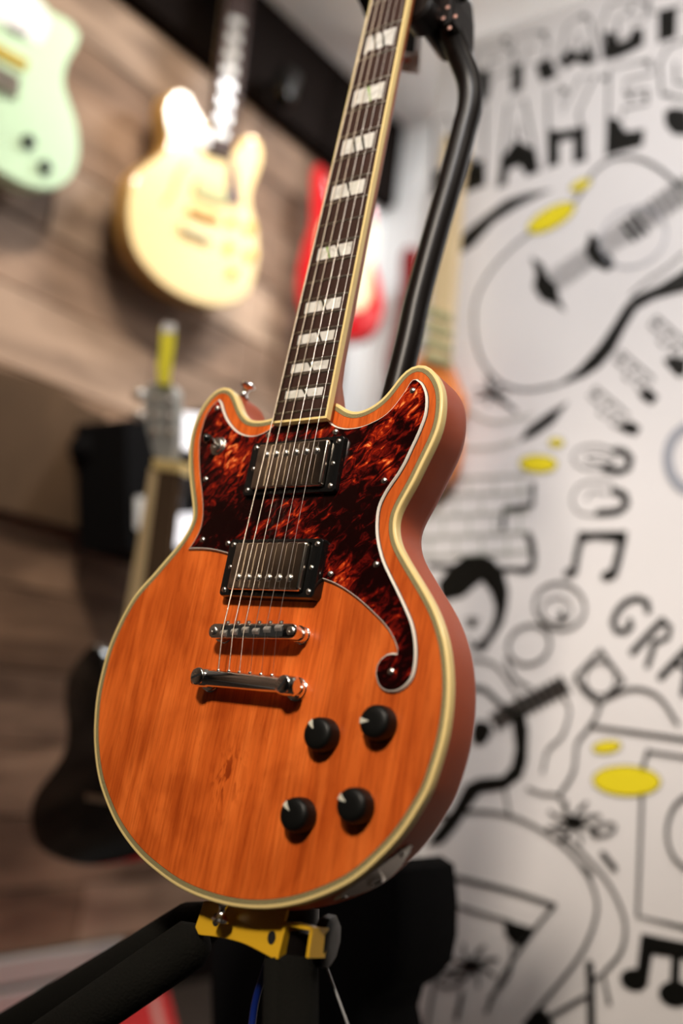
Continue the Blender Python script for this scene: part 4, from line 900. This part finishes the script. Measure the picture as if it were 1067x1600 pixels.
# yellow tag on its headstock
Mt = frame(X, Z, -Y, (0, 0.99, 0))
yt = empty('yellow_tag', Mt, 'bright yellow paper strip standing up from the black guitar headstock', 'tag')
slab('strip', shp(Mt, [(248, 600), (246, 570), (250, 548), (252, 512), (274, 514), (272, 545), (268, 575), (264, 601)], 0, sp=False), -.0006, .0006, 'tagy', yt)
slab('clip', shp(Mt, [(254, 520), (274, 521), (275, 506), (256, 505)], 0, sp=False), .0006, .002, 'card', yt)

# --- black display box with white panels on the plank wall
Md = frame(Y, Z, X, (WX + .20, 0, 0))
db = empty('display_box', Md, 'black box with bright lit white panels on the plank wall behind the small headstock', 'box')
slab('case', shp(Md, [(196, 655), (322, 640), (330, 900), (200, 858)], 0, sp=False), -.15, 0, 'cloth', db, .004)
slab('lit_panel', shp(Md, [(268, 643), (330, 650), (330, 720), (264, 700)], .001, sp=False), 0, .004, 'lit', db)
slab('lit_panel', shp(Md, [(256, 806), (330, 800), (330, 862), (254, 852)], .001, sp=False), 0, .004, 'lit', db)
slab('grey_panel', shp(Md, [(212, 776), (231, 778), (229, 832), (212, 826)], .001, sp=False), 0, .004, 'paint', db)
slab('strip_panel', shp(Md, [(262, 724), (320, 734), (320, 742), (262, 732)], .001, sp=False), 0, .003, 'parch', db)

# --- black bag standing behind the stand
Mk = frame(X, Z, -Y, (0, 0.96, 0))
bag = empty('gig_bag', Mk, 'black cloth bag standing on the floor behind the orange guitar, against the mural', 'bag')
obg = shp(Mk, [(330, 1392), (420, 1375), (520, 1365), (600, 1345), (622, 1360), (627, 1420), (625, 1480), (616, 1525), (594, 1552), (570, 1566), (560, 1600), (556, 1720), (340, 1760), (320, 1600)], 0, .02)
slab('bag_shell', obg, -.12, 0, 'cloth', bag, .02, True)
zb = min(p.y for p in obg)
box('bag_base', (min(p.x for p in obg) + .02, 0, -.11), (max(p.x for p in obg) - .06, zb + .05, -.01), 'cloth', bag, .01)

# --- spotlights on the dark fascia (real lamps)
def spot(u, v, target, power, label, blend=.8, ang=60):
    q = meet(ML, u, v, .12); loc = Vector((WX + .12, q.x, q.y))
    d = (Vector(target) - loc).normalized()
    e = empty('track_spotlight', Matrix.Translation(loc), label, 'lamp', 'track spotlights on the fascia')
    lathe_o('lamp_head', [(.022, -.05), (.030, -.045), (.032, .03), (.028, .032), (.026, .0), (.004, -.005)], 'blk', e, axis=d, n=20)
    tube_o('bracket', [(0, 0, 0), (-.02, 0, .03), (-.069, 0, .03)], .007, 'blk', e, 8)
    l = bpy.data.lights.new('spot_lamp', 'SPOT'); l.energy = power; l.spot_size = math.radians(ang); l.spot_blend = blend; l.color = (1, .84, .62); l.shadow_soft_size = .03
    o = bpy.data.objects.new('spot_lamp', l); COL.objects.link(o); o.parent = e; o.location = d * .08; o.rotation_euler = d.to_track_quat('-Z', 'Y').to_euler()
    return e
spot(444, 140, (WX + .1, 1.50, 1.55), 9, 'black spotlight on the dark fascia between the blond guitar neck and the orange guitar neck')
